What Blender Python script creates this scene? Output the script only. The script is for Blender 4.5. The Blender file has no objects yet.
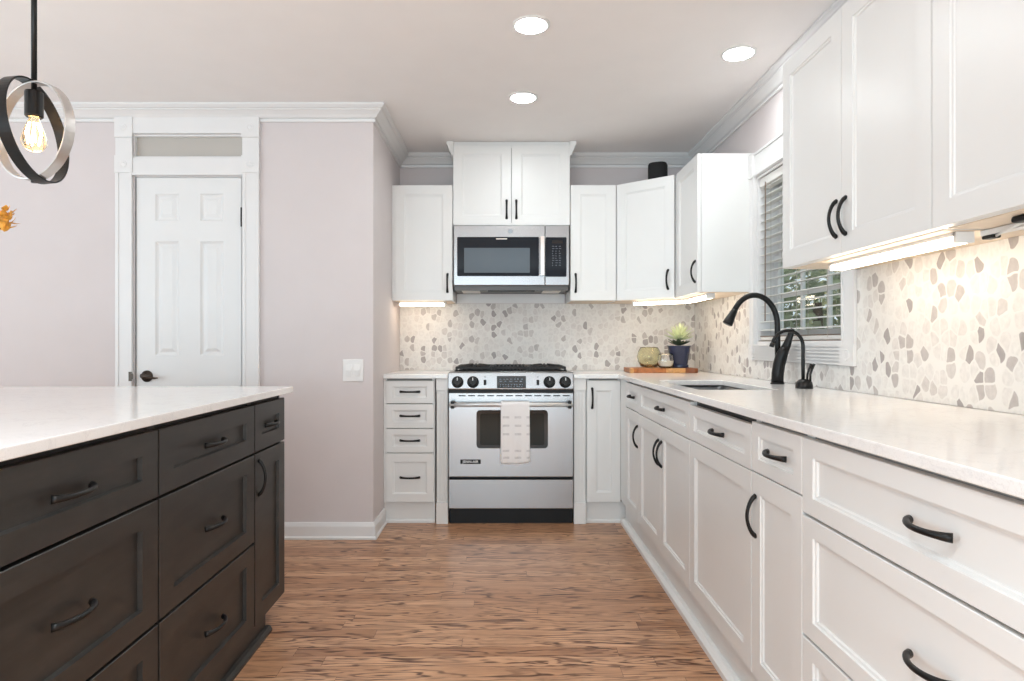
import bpy, bmesh, math, random
from mathutils import Vector, Matrix

C = bpy.context.scene.collection
SC = bpy.context.scene
PI = math.pi
random.seed(7)

# ------------------------------------------------------------------ camera, light, exposure
cam_data = bpy.data.cameras.new('camera')
cam = bpy.data.objects.new('camera', cam_data)
C.objects.link(cam)
cam.location = (0, 0, 1.10)
cam.rotation_euler = (PI / 2, 0, 0)
cam_data.sensor_width = 36
cam_data.lens = 36 * 636 / 1024
cam_data.shift_x = 9 / 1024
cam_data.shift_y = 3.5 / 1024
cam_data.clip_start = 0.02
SC.camera = cam

SC.view_settings.view_transform = 'Standard'
SC.view_settings.look = 'None'
SC.view_settings.gamma = 1
SC.view_settings.use_curve_mapping = False
SC.view_settings.exposure = 0.22

SKY = 1.0
world = bpy.data.worlds.new('sky')
SC.world = world
world.use_nodes = True
bg = world.node_tree.nodes['Background']
bg.inputs['Color'].default_value = (0.80, 0.90, 1.0, 1)
bg.inputs['Strength'].default_value = SKY


def area(name, loc, rot, sx, sy, power, col):
    d = bpy.data.lights.new(name, 'AREA')
    d.shape = 'RECTANGLE'; d.size = sx; d.size_y = sy; d.energy = power; d.color = col
    o = bpy.data.objects.new(name, d); C.objects.link(o)
    o.location = loc; o.rotation_euler = rot
    return o

# daylight through the opening behind the camera, plus unseen fill lights added:
# aimed up at the ceiling, across from the left, and down from overhead
P_REAR_UP, P_REAR, P_LEFT_UP, P_LEFT, P_TOP_FILL = 54, 60, 22, 36, 44
LAMP = 112.0      # recessed lenses
BAR = 10.5       # under cabinet bars
DAY_FILL = (0.76, 0.965, 1.06)
area('ceiling_fill_rear', (-0.9, -2.9, 1.0), (PI / 2 + 1.25, 0, 0), 3.9, 1.2, P_REAR_UP, DAY_FILL)  # added fill aimed up to brighten the ceiling
area('daylight_rear', (-0.9, -3.05, 1.2), (PI / 2, 0, 0), 3.9, 1.8, P_REAR, DAY_FILL)
area('ceiling_fill_left', (-4.25, 0.4, 1.0), (PI / 2 + 1.25, 0, -PI / 2), 3.6, 1.2, P_LEFT_UP, DAY_FILL)  # the same added upward fill, from the left side
area('fill_left', (-4.45, 0.4, 1.2), (PI / 2, 0, -PI / 2), 3.6, 1.6, P_LEFT, DAY_FILL)  # added fill across onto the right run's fronts
for cx, cy, k in ((-0.45, 0.15, .35), (-0.1, -1.1, 1.2), (-2.0, -1.1, 1), (-3.3, 1.3, .6)):
    area('overhead_fill', (cx, cy, 2.43), (0, 0, 0), 0.13, 0.13, P_TOP_FILL * k, (0.84, 0.965, 1.03)).data.spread = 1.75  # added lamps without fixtures, filling floor and base fronts

# ------------------------------------------------------------------ materials


def srgb(r, g, b):
    f = lambda c: (c / 255 / 12.92) if c / 255 <= 0.04045 else ((c / 255 + 0.055) / 1.055) ** 2.4
    return (f(r), f(g), f(b), 1)


def newmat(name):
    m = bpy.data.materials.new(name)
    m.use_nodes = True
    nt = m.node_tree
    return m, nt, nt.nodes['Principled BSDF']


def N(nt, t, **kw):
    n = nt.nodes.new(t)
    for k, v in kw.items():
        if k in n.inputs:
            n.inputs[k].default_value = v
        else:
            setattr(n, k, v)
    return n


def ramp(nt, stops, interp='LINEAR'):
    n = nt.nodes.new('ShaderNodeValToRGB')
    cr = n.color_ramp
    cr.interpolation = interp
    while len(cr.elements) > 1:
        cr.elements.remove(cr.elements[-1])
    cr.elements[0].position = stops[0][0]; cr.elements[0].color = stops[0][1]
    for p, c in stops[1:]:
        e = cr.elements.new(p); e.color = c
    return n


def paint(name, col, rough=0.5, metal=0.0, noise=0.02, scale=6.0, bump=0.0, bscale=200.0, spec=0.5):
    """Plain finish with a whisper of tone variation and optional fine bump."""
    m, nt, b = newmat(name)
    L = nt.links
    tc = N(nt, 'ShaderNodeTexCoord')
    nz = N(nt, 'ShaderNodeTexNoise', Scale=scale, Detail=3.0)
    L.new(tc.outputs['Object'], nz.inputs['Vector'])
    lo = tuple(max(0, c * (1 - noise)) for c in col[:3]) + (1,)
    hi = tuple(min(1, c * (1 + noise)) for c in col[:3]) + (1,)
    r = ramp(nt, [(0.3, lo), (0.7, hi)])
    L.new(nz.outputs['Fac'], r.inputs['Fac'])
    L.new(r.outputs['Color'], b.inputs['Base Color'])
    b.inputs['Roughness'].default_value = rough
    b.inputs['Metallic'].default_value = metal
    b.inputs['Specular IOR Level'].default_value = spec
    if bump:
        n2 = N(nt, 'ShaderNodeTexNoise', Scale=bscale, Detail=2.0)
        L.new(tc.outputs['Object'], n2.inputs['Vector'])
        bp = N(nt, 'ShaderNodeBump', Strength=bump, Distance=0.002)
        L.new(n2.outputs['Fac'], bp.inputs['Height'])
        L.new(bp.outputs['Normal'], b.inputs['Normal'])
    return m


def emit(name, col, strength):
    m, nt, b = newmat(name)
    b.inputs['Base Color'].default_value = (0.9, 0.9, 0.9, 1)
    b.inputs['Emission Color'].default_value = col
    b.inputs['Emission Strength'].default_value = strength
    return m


def mat_floor():
    m, nt, b = newmat('oak_planks')
    L = nt.links
    tc = N(nt, 'ShaderNodeTexCoord')
    br = N(nt, 'ShaderNodeTexBrick', Scale=1.0)
    br.offset = 0.37; br.offset_frequency = 2; br.squash = 1.0
    br.inputs['Color1'].default_value = (0, 0, 0, 1)
    br.inputs['Color2'].default_value = (1, 1, 1, 1)
    br.inputs['Mortar'].default_value = (0.5, 0.5, 0.5, 1)
    br.inputs['Mortar Size'].default_value = 0.0006
    br.inputs['Mortar Smooth'].default_value = 0.1
    br.inputs['Brick Width'].default_value = 1.15
    br.inputs['Row Height'].default_value = 0.070
    br.offset = 0.0
    sx = N(nt, 'ShaderNodeSeparateXYZ'); L.new(tc.outputs['Object'], sx.inputs[0])
    rw = N(nt, 'ShaderNodeMath', operation='DIVIDE'); L.new(sx.outputs['Y'], rw.inputs[0]); rw.inputs[1].default_value = 0.070
    fl = N(nt, 'ShaderNodeMath', operation='FLOOR'); L.new(rw.outputs[0], fl.inputs[0])
    wn = N(nt, 'ShaderNodeTexWhiteNoise'); wn.noise_dimensions = '1D'; L.new(fl.outputs[0], wn.inputs['W'])
    sh = N(nt, 'ShaderNodeMath', operation='MULTIPLY_ADD'); L.new(wn.outputs['Value'], sh.inputs[0]); sh.inputs[1].default_value = 1.15
    L.new(sx.outputs['X'], sh.inputs[2])
    cx = N(nt, 'ShaderNodeCombineXYZ'); L.new(sh.outputs[0], cx.inputs[0]); L.new(sx.outputs['Y'], cx.inputs[1])
    L.new(cx.outputs[0], br.inputs['Vector'])
    # every board gets its own piece of grain
    off = N(nt, 'ShaderNodeVectorMath', operation='MULTIPLY')
    off.inputs[1].default_value = (13.0, 7.0, 31.0)
    L.new(br.outputs['Color'], off.inputs[0])
    add = N(nt, 'ShaderNodeVectorMath', operation='ADD')
    L.new(tc.outputs['Object'], add.inputs[0]); L.new(off.outputs[0], add.inputs[1])
    mp = N(nt, 'ShaderNodeMapping')
    mp.inputs['Scale'].default_value = (1.9, 17.0, 1.0)
    L.new(add.outputs[0], mp.inputs['Vector'])
    cath = N(nt, 'ShaderNodeTexNoise', Scale=1.0, Detail=3.5, Roughness=0.5, Distortion=0.5)
    L.new(mp.outputs[0], cath.inputs['Vector'])
    # contour lines of a slow noise read as cathedral grain
    mul = N(nt, 'ShaderNodeMath', operation='MULTIPLY'); mul.inputs[1].default_value = 60.0
    L.new(cath.outputs['Fac'], mul.inputs[0])
    sn = N(nt, 'ShaderNodeMath', operation='SINE'); L.new(mul.outputs[0], sn.inputs[0])
    grain = ramp(nt, [(0.0, (0, 0, 0, 1)), (0.62, (0.1, 0.1, 0.1, 1)), (0.96, (1, 1, 1, 1))])
    mr = N(nt, 'ShaderNodeMapRange'); mr.inputs['From Min'].default_value = -1
    L.new(sn.outputs[0], mr.inputs['Value']); L.new(mr.outputs[0], grain.inputs['Fac'])
    mp2 = N(nt, 'ShaderNodeMapping'); mp2.inputs['Scale'].default_value = (7.0, 150.0, 1.0)
    L.new(add.outputs[0], mp2.inputs['Vector'])
    fine = N(nt, 'ShaderNodeTexNoise', Scale=2.0, Detail=4.0, Roughness=0.65)
    L.new(mp2.outputs[0], fine.inputs['Vector'])
    mp3 = N(nt, 'ShaderNodeMapping'); mp3.inputs['Scale'].default_value = (2.0, 9.0, 1.0)
    L.new(add.outputs[0], mp3.inputs['Vector'])
    patch = N(nt, 'ShaderNodeTexNoise', Scale=2.2, Detail=2.0)
    L.new(mp3.outputs[0], patch.inputs['Vector'])
    base = ramp(nt, [(0.0, srgb(176, 128, 94)), (0.5, srgb(198, 150, 114)), (1.0, srgb(212, 166, 130))])
    L.new(br.outputs['Color'], base.inputs['Fac'])
    pr = ramp(nt, [(0.35, (0.86, 0.84, 0.83, 1)), (0.65, (1.06, 1.06, 1.06, 1))])
    L.new(patch.outputs['Fac'], pr.inputs['Fac'])
    m1 = N(nt, 'ShaderNodeMix', data_type='RGBA', blend_type='MULTIPLY'); m1.inputs['Factor'].default_value = 1.0
    L.new(base.outputs['Color'], m1.inputs['A']); L.new(pr.outputs['Color'], m1.inputs['B'])
    fr = ramp(nt, [(0.34, (0.72, 0.69, 0.66, 1)), (0.58, (1.04, 1.04, 1.04, 1))])
    L.new(fine.outputs['Fac'], fr.inputs['Fac'])
    m2 = N(nt, 'ShaderNodeMix', data_type='RGBA', blend_type='MULTIPLY'); m2.inputs['Factor'].default_value = 0.75
    L.new(m1.outputs['Result'], m2.inputs['A']); L.new(fr.outputs['Color'], m2.inputs['B'])
    # dark grain figure comes and goes along the board
    gm = ramp(nt, [(0.38, (0.38, 0.38, 0.38, 1)), (0.60, (1, 1, 1, 1))])
    L.new(patch.outputs['Fac'], gm.inputs['Fac'])
    gmul = N(nt, 'ShaderNodeMath', operation='MULTIPLY')
    L.new(grain.outputs['Color'], gmul.inputs[0]); L.new(gm.outputs['Color'], gmul.inputs[1])
    m3 = N(nt, 'ShaderNodeMix', data_type='RGBA')
    L.new(gmul.outputs[0], m3.inputs['Factor'])
    L.new(m2.outputs['Result'], m3.inputs['A']); m3.inputs['B'].default_value = srgb(92, 56, 37)
    m4 = N(nt, 'ShaderNodeMix', data_type='RGBA')
    L.new(br.outputs['Fac'], m4.inputs['Factor'])
    L.new(m3.outputs['Result'], m4.inputs['A']); m4.inputs['B'].default_value = srgb(70, 44, 30)
    L.new(m4.outputs['Result'], b.inputs['Base Color'])
    b.inputs['Roughness'].default_value = 0.30
    bp = N(nt, 'ShaderNodeBump', Strength=0.12, Distance=0.001)
    L.new(fine.outputs['Fac'], bp.inputs['Height']); L.new(bp.outputs['Normal'], b.inputs['Normal'])
    return m


def mat_tile(name, u, scale=21.0, seed=0.0):
    """Pebble mosaic: irregular polygons of pale stone, some taupe, white grout. u is the axis along the wall."""
    m, nt, b = newmat(name)
    L = nt.links
    tc = N(nt, 'ShaderNodeTexCoord')
    sp = N(nt, 'ShaderNodeSeparateXYZ'); L.new(tc.outputs['Object'], sp.inputs[0])
    cb = N(nt, 'ShaderNodeCombineXYZ')
    L.new(sp.outputs[u], cb.inputs[0]); L.new(sp.outputs['Z'], cb.inputs[1])
    mp = N(nt, 'ShaderNodeMapping'); mp.inputs['Scale'].default_value = (1.16, 0.88, 1)
    mp.inputs['Location'].default_value = (seed, seed * 0.7, 0)
    L.new(cb.outputs[0], mp.inputs['Vector'])
    nz = N(nt, 'ShaderNodeTexNoise', Scale=28.0, Detail=1.0)
    L.new(mp.outputs[0], nz.inputs['Vector'])
    sc = N(nt, 'ShaderNodeVectorMath', operation='SCALE'); sc.inputs['Scale'].default_value = 0.012
    L.new(nz.outputs['Color'], sc.inputs[0])
    ad = N(nt, 'ShaderNodeVectorMath', operation='ADD')
    L.new(mp.outputs[0], ad.inputs[0]); L.new(sc.outputs[0], ad.inputs[1])
    v1 = N(nt, 'ShaderNodeTexVoronoi', Scale=scale, Randomness=0.78); v1.voronoi_dimensions = '2D'; v1.feature = 'F1'
    v2 = N(nt, 'ShaderNodeTexVoronoi', Scale=scale, Randomness=0.78); v2.voronoi_dimensions = '2D'; v2.feature = 'DISTANCE_TO_EDGE'
    L.new(ad.outputs[0], v1.inputs['Vector']); L.new(ad.outputs[0], v2.inputs['Vector'])
    s2 = N(nt, 'ShaderNodeSeparateColor'); L.new(v1.outputs['Color'], s2.inputs[0])
    col = ramp(nt, [(0.0, srgb(227, 223, 219)), (0.3, srgb(230, 227, 223)), (0.56, srgb(222, 217, 213)),
                    (0.72, srgb(209, 203, 199)), (0.82, srgb(191, 184, 181)), (0.91, srgb(170, 163, 161))], 'CONSTANT')
    L.new(s2.outputs[0], col.inputs['Fac'])
    # stone mottling
    n3 = N(nt, 'ShaderNodeTexNoise', Scale=55.0, Detail=4.0); L.new(mp.outputs[0], n3.inputs['Vector'])
    mo = ramp(nt, [(0.3, (0.9, 0.9, 0.9, 1)), (0.7, (1.05, 1.05, 1.05, 1))]); L.new(n3.outputs['Fac'], mo.inputs['Fac'])
    mx = N(nt, 'ShaderNodeMix', data_type='RGBA', blend_type='MULTIPLY'); mx.inputs['Factor'].default_value = 1
    L.new(col.outputs['Color'], mx.inputs['A']); L.new(mo.outputs['Color'], mx.inputs['B'])
    near = ramp(nt, [(0.51, (1, 1, 1, 1)), (0.57, (0, 0, 0, 1))]); L.new(v1.outputs['Distance'], near.inputs['Fac'])
    edge0 = ramp(nt, [(0.045, (0, 0, 0, 1)), (0.085, (1, 1, 1, 1))]); L.new(v2.outputs['Distance'], edge0.inputs['Fac'])
    edge = N(nt, 'ShaderNodeMix', data_type='RGBA', blend_type='MULTIPLY'); edge.inputs['Factor'].default_value = 1
    L.new(edge0.outputs['Color'], edge.inputs['A']); L.new(near.outputs['Color'], edge.inputs['B'])
    m2 = N(nt, 'ShaderNodeMix', data_type='RGBA'); L.new(edge.outputs['Result'], m2.inputs['Factor'])
    m2.inputs['A'].default_value = srgb(231, 228, 224); L.new(mx.outputs['Result'], m2.inputs['B'])
    L.new(m2.outputs['Result'], b.inputs['Base Color'])
    b.inputs['Roughness'].default_value = 0.5
    bp = N(nt, 'ShaderNodeBump', Strength=0.35, Distance=0.002)
    L.new(edge.outputs['Result'], bp.inputs['Height']); L.new(bp.outputs['Normal'], b.inputs['Normal'])
    return m


def mat_quartz():
    m, nt, b = newmat('white_quartz')
    L = nt.links
    tc = N(nt, 'ShaderNodeTexCoord')
    n1 = N(nt, 'ShaderNodeTexNoise', Scale=5.0, Detail=6.0, Roughness=0.6, Distortion=1.2)
    L.new(tc.outputs['Object'], n1.inputs['Vector'])
    sb = N(nt, 'ShaderNodeMath', operation='SUBTRACT'); sb.inputs[1].default_value = 0.5
    L.new(n1.outputs['Fac'], sb.inputs[0])
    ab = N(nt, 'ShaderNodeMath', operation='ABSOLUTE'); L.new(sb.outputs[0], ab.inputs[0])
    vein = ramp(nt, [(0.0, srgb(234, 232, 231)), (0.008, srgb(240, 238, 236)), (0.03, srgb(243, 241, 239))])
    L.new(ab.outputs[0], vein.inputs['Fac'])
    n2 = N(nt, 'ShaderNodeTexNoise', Scale=320.0, Detail=1.0); L.new(tc.outputs['Object'], n2.inputs['Vector'])
    sp = ramp(nt, [(0.34, (0.95, 0.945, 0.94, 1)), (0.44, (1, 1, 1, 1))]); L.new(n2.outputs['Fac'], sp.inputs['Fac'])
    mx = N(nt, 'ShaderNodeMix', data_type='RGBA', blend_type='MULTIPLY'); mx.inputs['Factor'].default_value = 1
    L.new(vein.outputs['Color'], mx.inputs['A']); L.new(sp.outputs['Color'], mx.inputs['B'])
    L.new(mx.outputs['Result'], b.inputs['Base Color'])
    b.inputs['Roughness'].default_value = 0.13
    return m


def mat_steel(name, axis=2, tone=0.55, rough=0.26):
    """Brushed stainless; the brushing runs across the given axis."""
    m, nt, b = newmat(name)
    L = nt.links
    tc = N(nt, 'ShaderNodeTexCoord')
    mp = N(nt, 'ShaderNodeMapping')
    s = [3.0, 3.0, 3.0]; s[axis] = 260.0
    mp.inputs['Scale'].default_value = s
    L.new(tc.outputs['Object'], mp.inputs['Vector'])
    nz = N(nt, 'ShaderNodeTexNoise', Scale=1.0, Detail=3.0); L.new(mp.outputs[0], nz.inputs['Vector'])
    r = ramp(nt, [(0.3, (tone * 0.99, tone * 0.99, tone * 1.005, 1)), (0.7, (tone * 1.01, tone * 1.01, tone * 1.025, 1))])
    L.new(nz.outputs['Fac'], r.inputs['Fac']); L.new(r.outputs['Color'], b.inputs['Base Color'])
    b.inputs['Metallic'].default_value = 1.0
    b.inputs['Roughness'].default_value = rough
    return m


def mat_island():
    m, nt, b = newmat('charcoal_stained_maple')
    L = nt.links
    tc = N(nt, 'ShaderNodeTexCoord')
    mp = N(nt, 'ShaderNodeMapping'); mp.inputs['Scale'].default_value = (4.0, 4.0, 22.0)
    L.new(tc.outputs['Object'], mp.inputs['Vector'])
    nz = N(nt, 'ShaderNodeTexNoise', Scale=1.2, Detail=5.0, Roughness=0.6); L.new(mp.outputs[0], nz.inputs['Vector'])
    r = ramp(nt, [(0.25, srgb(40, 37, 35)), (0.5, srgb(48, 45, 42)), (0.75, srgb(58, 54, 51))])
    L.new(nz.outputs['Fac'], r.inputs['Fac']); L.new(r.outputs['Color'], b.inputs['Base Color'])
    b.inputs['Roughness'].default_value = 0.38
    return m


def mat_board():
    m, nt, b = newmat('mixed_hardwood')
    L = nt.links
    tc = N(nt, 'ShaderNodeTexCoord')
    mp = N(nt, 'ShaderNodeMapping'); mp.inputs['Scale'].default_value = (16.0, 1.0, 1.0)
    L.new(tc.outputs['Object'], mp.inputs['Vector'])
    v = N(nt, 'ShaderNodeTexVoronoi', Scale=1.0); v.voronoi_dimensions = '2D'
    L.new(mp.outputs[0], v.inputs['Vector'])
    s = N(nt, 'ShaderNodeSeparateColor'); L.new(v.outputs['Color'], s.inputs[0])
    c = ramp(nt, [(0.0, srgb(140, 80, 42)), (0.3, srgb(176, 108, 58)), (0.55, srgb(214, 160, 100)), (0.75, srgb(120, 66, 36)), (0.9, srgb(196, 132, 76))], 'CONSTANT')
    L.new(s.outputs[0], c.inputs['Fac'])
    n = N(nt, 'ShaderNodeTexNoise', Scale=60.0, Detail=3.0); L.new(tc.outputs['Object'], n.inputs['Vector'])
    g = ramp(nt, [(0.3, (0.75, 0.72, 0.7, 1)), (0.65, (1.05, 1.05, 1.05, 1))]); L.new(n.outputs['Fac'], g.inputs['Fac'])
    mx = N(nt, 'ShaderNodeMix', data_type='RGBA', blend_type='MULTIPLY'); mx.inputs['Factor'].default_value = 1
    L.new(c.outputs['Color'], mx.inputs['A']); L.new(g.outputs['Color'], mx.inputs['B'])
    L.new(mx.outputs['Result'], b.inputs['Base Color'])
    b.inputs['Roughness'].default_value = 0.4
    return m


def mat_towel():
    """White waffle towel with rows of woven grey dashes; z in object space is height from the floor."""
    m, nt, b = newmat('woven_cotton')
    L = nt.links
    tc = N(nt, 'ShaderNodeTexCoord')
    sp = N(nt, 'ShaderNodeSeparateXYZ'); L.new(tc.outputs['Object'], sp.inputs[0])
    acc = None
    for z in (0.662, 0.612, 0.561, 0.462, 0.421):
        d = N(nt, 'ShaderNodeMath', operation='SUBTRACT'); L.new(sp.outputs['Z'], d.inputs[0]); d.inputs[1].default_value = z
        a = N(nt, 'ShaderNodeMath', operation='ABSOLUTE'); L.new(d.outputs[0], a.inputs[0])
        l = N(nt, 'ShaderNodeMath', operation='LESS_THAN'); L.new(a.outputs[0], l.inputs[0]); l.inputs[1].default_value = 0.0065
        if acc is None:
            acc = l
        else:
            mx = N(nt, 'ShaderNodeMath', operation='MAXIMUM'); L.new(acc.outputs[0], mx.inputs[0]); L.new(l.outputs[0], mx.inputs[1]); acc = mx
    wv = N(nt, 'ShaderNodeMath', operation='MULTIPLY'); L.new(sp.outputs['X'], wv.inputs[0]); wv.inputs[1].default_value = 88.0
    sn = N(nt, 'ShaderNodeMath', operation='SINE'); L.new(wv.outputs[0], sn.inputs[0])
    gt = N(nt, 'ShaderNodeMath', operation='GREATER_THAN'); L.new(sn.outputs[0], gt.inputs[0]); gt.inputs[1].default_value = -0.2
    nz = N(nt, 'ShaderNodeTexNoise', Scale=90.0, Detail=2.0); L.new(tc.outputs['Object'], nz.inputs['Vector'])
    k = N(nt, 'ShaderNodeMath', operation='MULTIPLY'); L.new(acc.outputs[0], k.inputs[0]); L.new(gt.outputs[0], k.inputs[1])
    k2 = N(nt, 'ShaderNodeMath', operation='MULTIPLY'); L.new(k.outputs[0], k2.inputs[0]); L.new(nz.outputs['Fac'], k2.inputs[1])
    mx = N(nt, 'ShaderNodeMix', data_type='RGBA'); L.new(k2.outputs[0], mx.inputs['Factor'])
    mx.inputs['A'].default_value = srgb(238, 233, 231); mx.inputs['B'].default_value = srgb(190, 184, 184)
    L.new(mx.outputs['Result'], b.inputs['Base Color'])
    b.inputs['Roughness'].default_value = 0.9
    w = N(nt, 'ShaderNodeTexNoise', Scale=500.0); L.new(tc.outputs['Object'], w.inputs['Vector'])
    bp = N(nt, 'ShaderNodeBump', Strength=0.3, Distance=0.002); L.new(w.outputs['Fac'], bp.inputs['Height'])
    L.new(bp.outputs['Normal'], b.inputs['Normal'])
    return m


def mat_glass(name, col=(1, 1, 1, 1), rough=0.0):
    m, nt, b = newmat(name)
    b.inputs['Base Color'].default_value = col
    b.inputs['Transmission Weight'].default_value = 1.0
    b.inputs['Roughness'].default_value = rough
    b.inputs['IOR'].default_value = 1.45
    return m


def mat_pane():
    """Thin window glass: mostly see-through with a faint mirror reflection."""
    m = bpy.data.materials.new('window_glass'); m.use_nodes = True
    nt = m.node_tree; nt.nodes.clear()
    out = N(nt, 'ShaderNodeOutputMaterial')
    tr = N(nt, 'ShaderNodeBsdfTransparent'); tr.inputs[0].default_value = (0.93, 0.95, 0.94, 1)
    gl = N(nt, 'ShaderNodeBsdfGlossy'); gl.inputs['Roughness'].default_value = 0.02
    mx = N(nt, 'ShaderNodeMixShader'); mx.inputs[0].default_value = 0.07
    nt.links.new(tr.outputs[0], mx.inputs[1]); nt.links.new(gl.outputs[0], mx.inputs[2])
    nt.links.new(mx.outputs[0], out.inputs['Surface'])
    return m


M = dict(
    wall=paint('wall_paint', srgb(213, 204, 203), 0.75, noise=0.012, bump=0.06, bscale=160),
    ceil=paint('ceiling_paint', srgb(243, 239, 237), 0.85, noise=0.01),
    trim=paint('trim_paint', srgb(228, 226, 225), 0.35, noise=0.01),
    door=paint('door_paint', srgb(228, 227, 226), 0.35, noise=0.01),
    cab=paint('white_cabinet_paint', srgb(231, 230, 228), 0.33, noise=0.008),
    gap=paint('shadow_grey_paint', srgb(150, 147, 145), 0.6),
    under=paint('maple_underside', srgb(232, 214, 192), 0.5, noise=0.05, scale=20),
    greige=paint('greige_panel', srgb(186, 180, 173), 0.3, noise=0.03, scale=2),
    black=paint('matte_black_metal', srgb(17, 16, 16), 0.36, spec=0.35),
    iron=paint('cast_iron', srgb(32, 31, 31), 0.6, bump=0.3),
    bronze=paint('dark_bronze', srgb(74, 66, 60), 0.28, metal=0.9),
    blackgloss=paint('black_glass', srgb(16, 18, 21), 0.06),
    blackplastic=paint('black_plastic', srgb(14, 14, 15), 0.4, spec=0.3),
    darksteel=paint('dark_grey_metal', srgb(92, 90, 88), 0.4, metal=0.6),
    mwglass=paint('dark_microwave_glass', srgb(24, 30, 38), 0.05, spec=0.22),
    mwpane=paint('microwave_inner_pane', srgb(92, 102, 110), 0.08, spec=0.3),
    ovenglass=paint('oven_glass', srgb(26, 30, 27), 0.08, spec=0.25),
    steel=mat_steel('stainless', 2, 0.40, 0.25),
    steelv=mat_steel('stainless_vertical', 0, 0.72, 0.24),
    basin=mat_steel('sink_steel', 1, 0.14, 0.35),
    chrome=paint('polished_metal', (0.82, 0.81, 0.80, 1), 0.14, metal=1.0, noise=0.0),
    emblem=paint('emblem_silver', srgb(186, 188, 192), 0.4, metal=0.2, noise=0.0),
    brightbar=paint('satin_bar', (0.86, 0.85, 0.84, 1), 0.34, metal=0.7, noise=0.0),
    floor=mat_floor(),
    tile_back=mat_tile('pebble_mosaic_back', 'X', 22.5, 3.3),
    tile_right=mat_tile('pebble_mosaic_right', 'Y', 22.0, 8.1),
    quartz=mat_quartz(),
    island=mat_island(),
    islandgap=paint('charcoal_carcass', srgb(30, 27, 25), 0.6),
    board=mat_board(),
    navy=paint('navy_glaze', srgb(38, 46, 74), 0.22, noise=0.05, scale=15),
    soil=paint('potting_soil', srgb(60, 46, 36), 0.95, noise=0.4, scale=80),
    leaf=paint('succulent_leaf', srgb(216, 224, 182), 0.45, noise=0.12, scale=30),
    leafdark=paint('succulent_outer_leaf', srgb(84, 96, 74), 0.5, noise=0.15, scale=30),
    olive=mat_glass('olive_glass', srgb(250, 248, 224), 0.15),
    clear=mat_glass('clear_glass'),
    wax=paint('candle_wax', srgb(240, 232, 214), 0.5),
    towel=mat_towel(),
    fabric=paint('speaker_fabric', srgb(28, 28, 29), 0.85, bump=0.5, bscale=700),
    plate=paint('white_plastic', srgb(232, 230, 228), 0.35),
    white=paint('printed_white', srgb(225, 226, 228), 0.5),
    grey=paint('printed_grey', srgb(112, 122, 134), 0.5),
    blind=paint('faux_wood_blind', srgb(226, 223, 219), 0.45),
    brownstrip=paint('shade_strip_and_wand', srgb(120, 98, 82), 0.6),  # painted shade lines at the bottom rail, also the tilt wand
    cord=paint('ladder_cord', srgb(190, 184, 176), 0.8),
    silver=paint('brushed_silver', srgb(205, 201, 198), 0.35, metal=0.8),
    pane=mat_pane(),
    orange=paint('amber_petal', srgb(226, 160, 62), 0.5, noise=0.25, scale=60),
    stem=paint('dry_stem', srgb(104, 84, 50), 0.8),
    ceramic=paint('cream_ceramic', srgb(224, 214, 200), 0.3),
    bark=paint('bark', srgb(92, 76, 62), 0.9, noise=0.3, scale=8),
    foliage=paint('tree_leaves', srgb(140, 148, 112), 0.7, noise=0.35, scale=2.5),
    foliage2=paint('yellowing_leaves', srgb(186, 184, 142), 0.7, noise=0.3, scale=2.5),
    grass=paint('lawn', srgb(120, 130, 86), 0.95, noise=0.2, scale=3),
    lens=emit('lamp_lens', (0.90, 0.965, 0.98, 1), LAMP),
    bar=emit('led_diffuser', (1.0, 0.84, 0.65, 1), BAR),
    filament=emit('hot_filament', (1.0, 0.62, 0.26, 1), 55.0),
    mwlens=paint('cooktop_lamp_lens', srgb(228, 220, 212), 0.3),
)

# ------------------------------------------------------------------ mesh helpers


def link(name, bm, mat, parent=None, smooth=False, bevel=0.0, seg=2):
    me = bpy.data.meshes.new(name)
    bmesh.ops.recalc_face_normals(bm, faces=bm.faces[:])
    bm.to_mesh(me); bm.free()
    me.materials.append(mat)
    if smooth:
        for p in me.polygons:
            p.use_smooth = True
    o = bpy.data.objects.new(name, me)
    C.objects.link(o)
    if parent is not None:
        o.parent = parent
    if bevel:
        md = o.modifiers.new('bevel', 'BEVEL')
        md.width = bevel; md.segments = seg; md.limit_method = 'ANGLE'; md.angle_limit = math.radians(40)
    return o


def B():
    return bmesh.new()


def box(bm, x0, x1, y0, y1, z0, z1):
    v = [bm.verts.new(p) for p in ((x0, y0, z0), (x1, y0, z0), (x1, y1, z0), (x0, y1, z0),
                                   (x0, y0, z1), (x1, y0, z1), (x1, y1, z1), (x0, y1, z1))]
    for f in ((0, 1, 2, 3), (4, 5, 6, 7), (0, 1, 5, 4), (1, 2, 6, 5), (2, 3, 7, 6), (3, 0, 4, 7)):
        bm.faces.new([v[i] for i in f])
    return bm


def prism(bm, pts, z0, z1):
    a = [bm.verts.new((x, y, z0)) for x, y in pts]
    b = [bm.verts.new((x, y, z1)) for x, y in pts]
    n = len(pts)
    bm.faces.new(a); bm.faces.new(b)
    for i in range(n):
        bm.faces.new((a[i], a[(i + 1) % n], b[(i + 1) % n], b[i]))
    return bm


def prism_yz(bm, pts, x0, x1):
    a = [bm.verts.new((x0, y, z)) for y, z in pts]
    b = [bm.verts.new((x1, y, z)) for y, z in pts]
    n = len(pts)
    bm.faces.new(a); bm.faces.new(b)
    for i in range(n):
        bm.faces.new((a[i], a[(i + 1) % n], b[(i + 1) % n], b[i]))
    return bm


def prism_xz(bm, pts, y0, y1):
    a = [bm.verts.new((x, y0, z)) for x, z in pts]
    b = [bm.verts.new((x, y1, z)) for x, z in pts]
    n = len(pts)
    bm.faces.new(a); bm.faces.new(b)
    for i in range(n):
        bm.faces.new((a[i], a[(i + 1) % n], b[(i + 1) % n], b[i]))
    return bm


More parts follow.
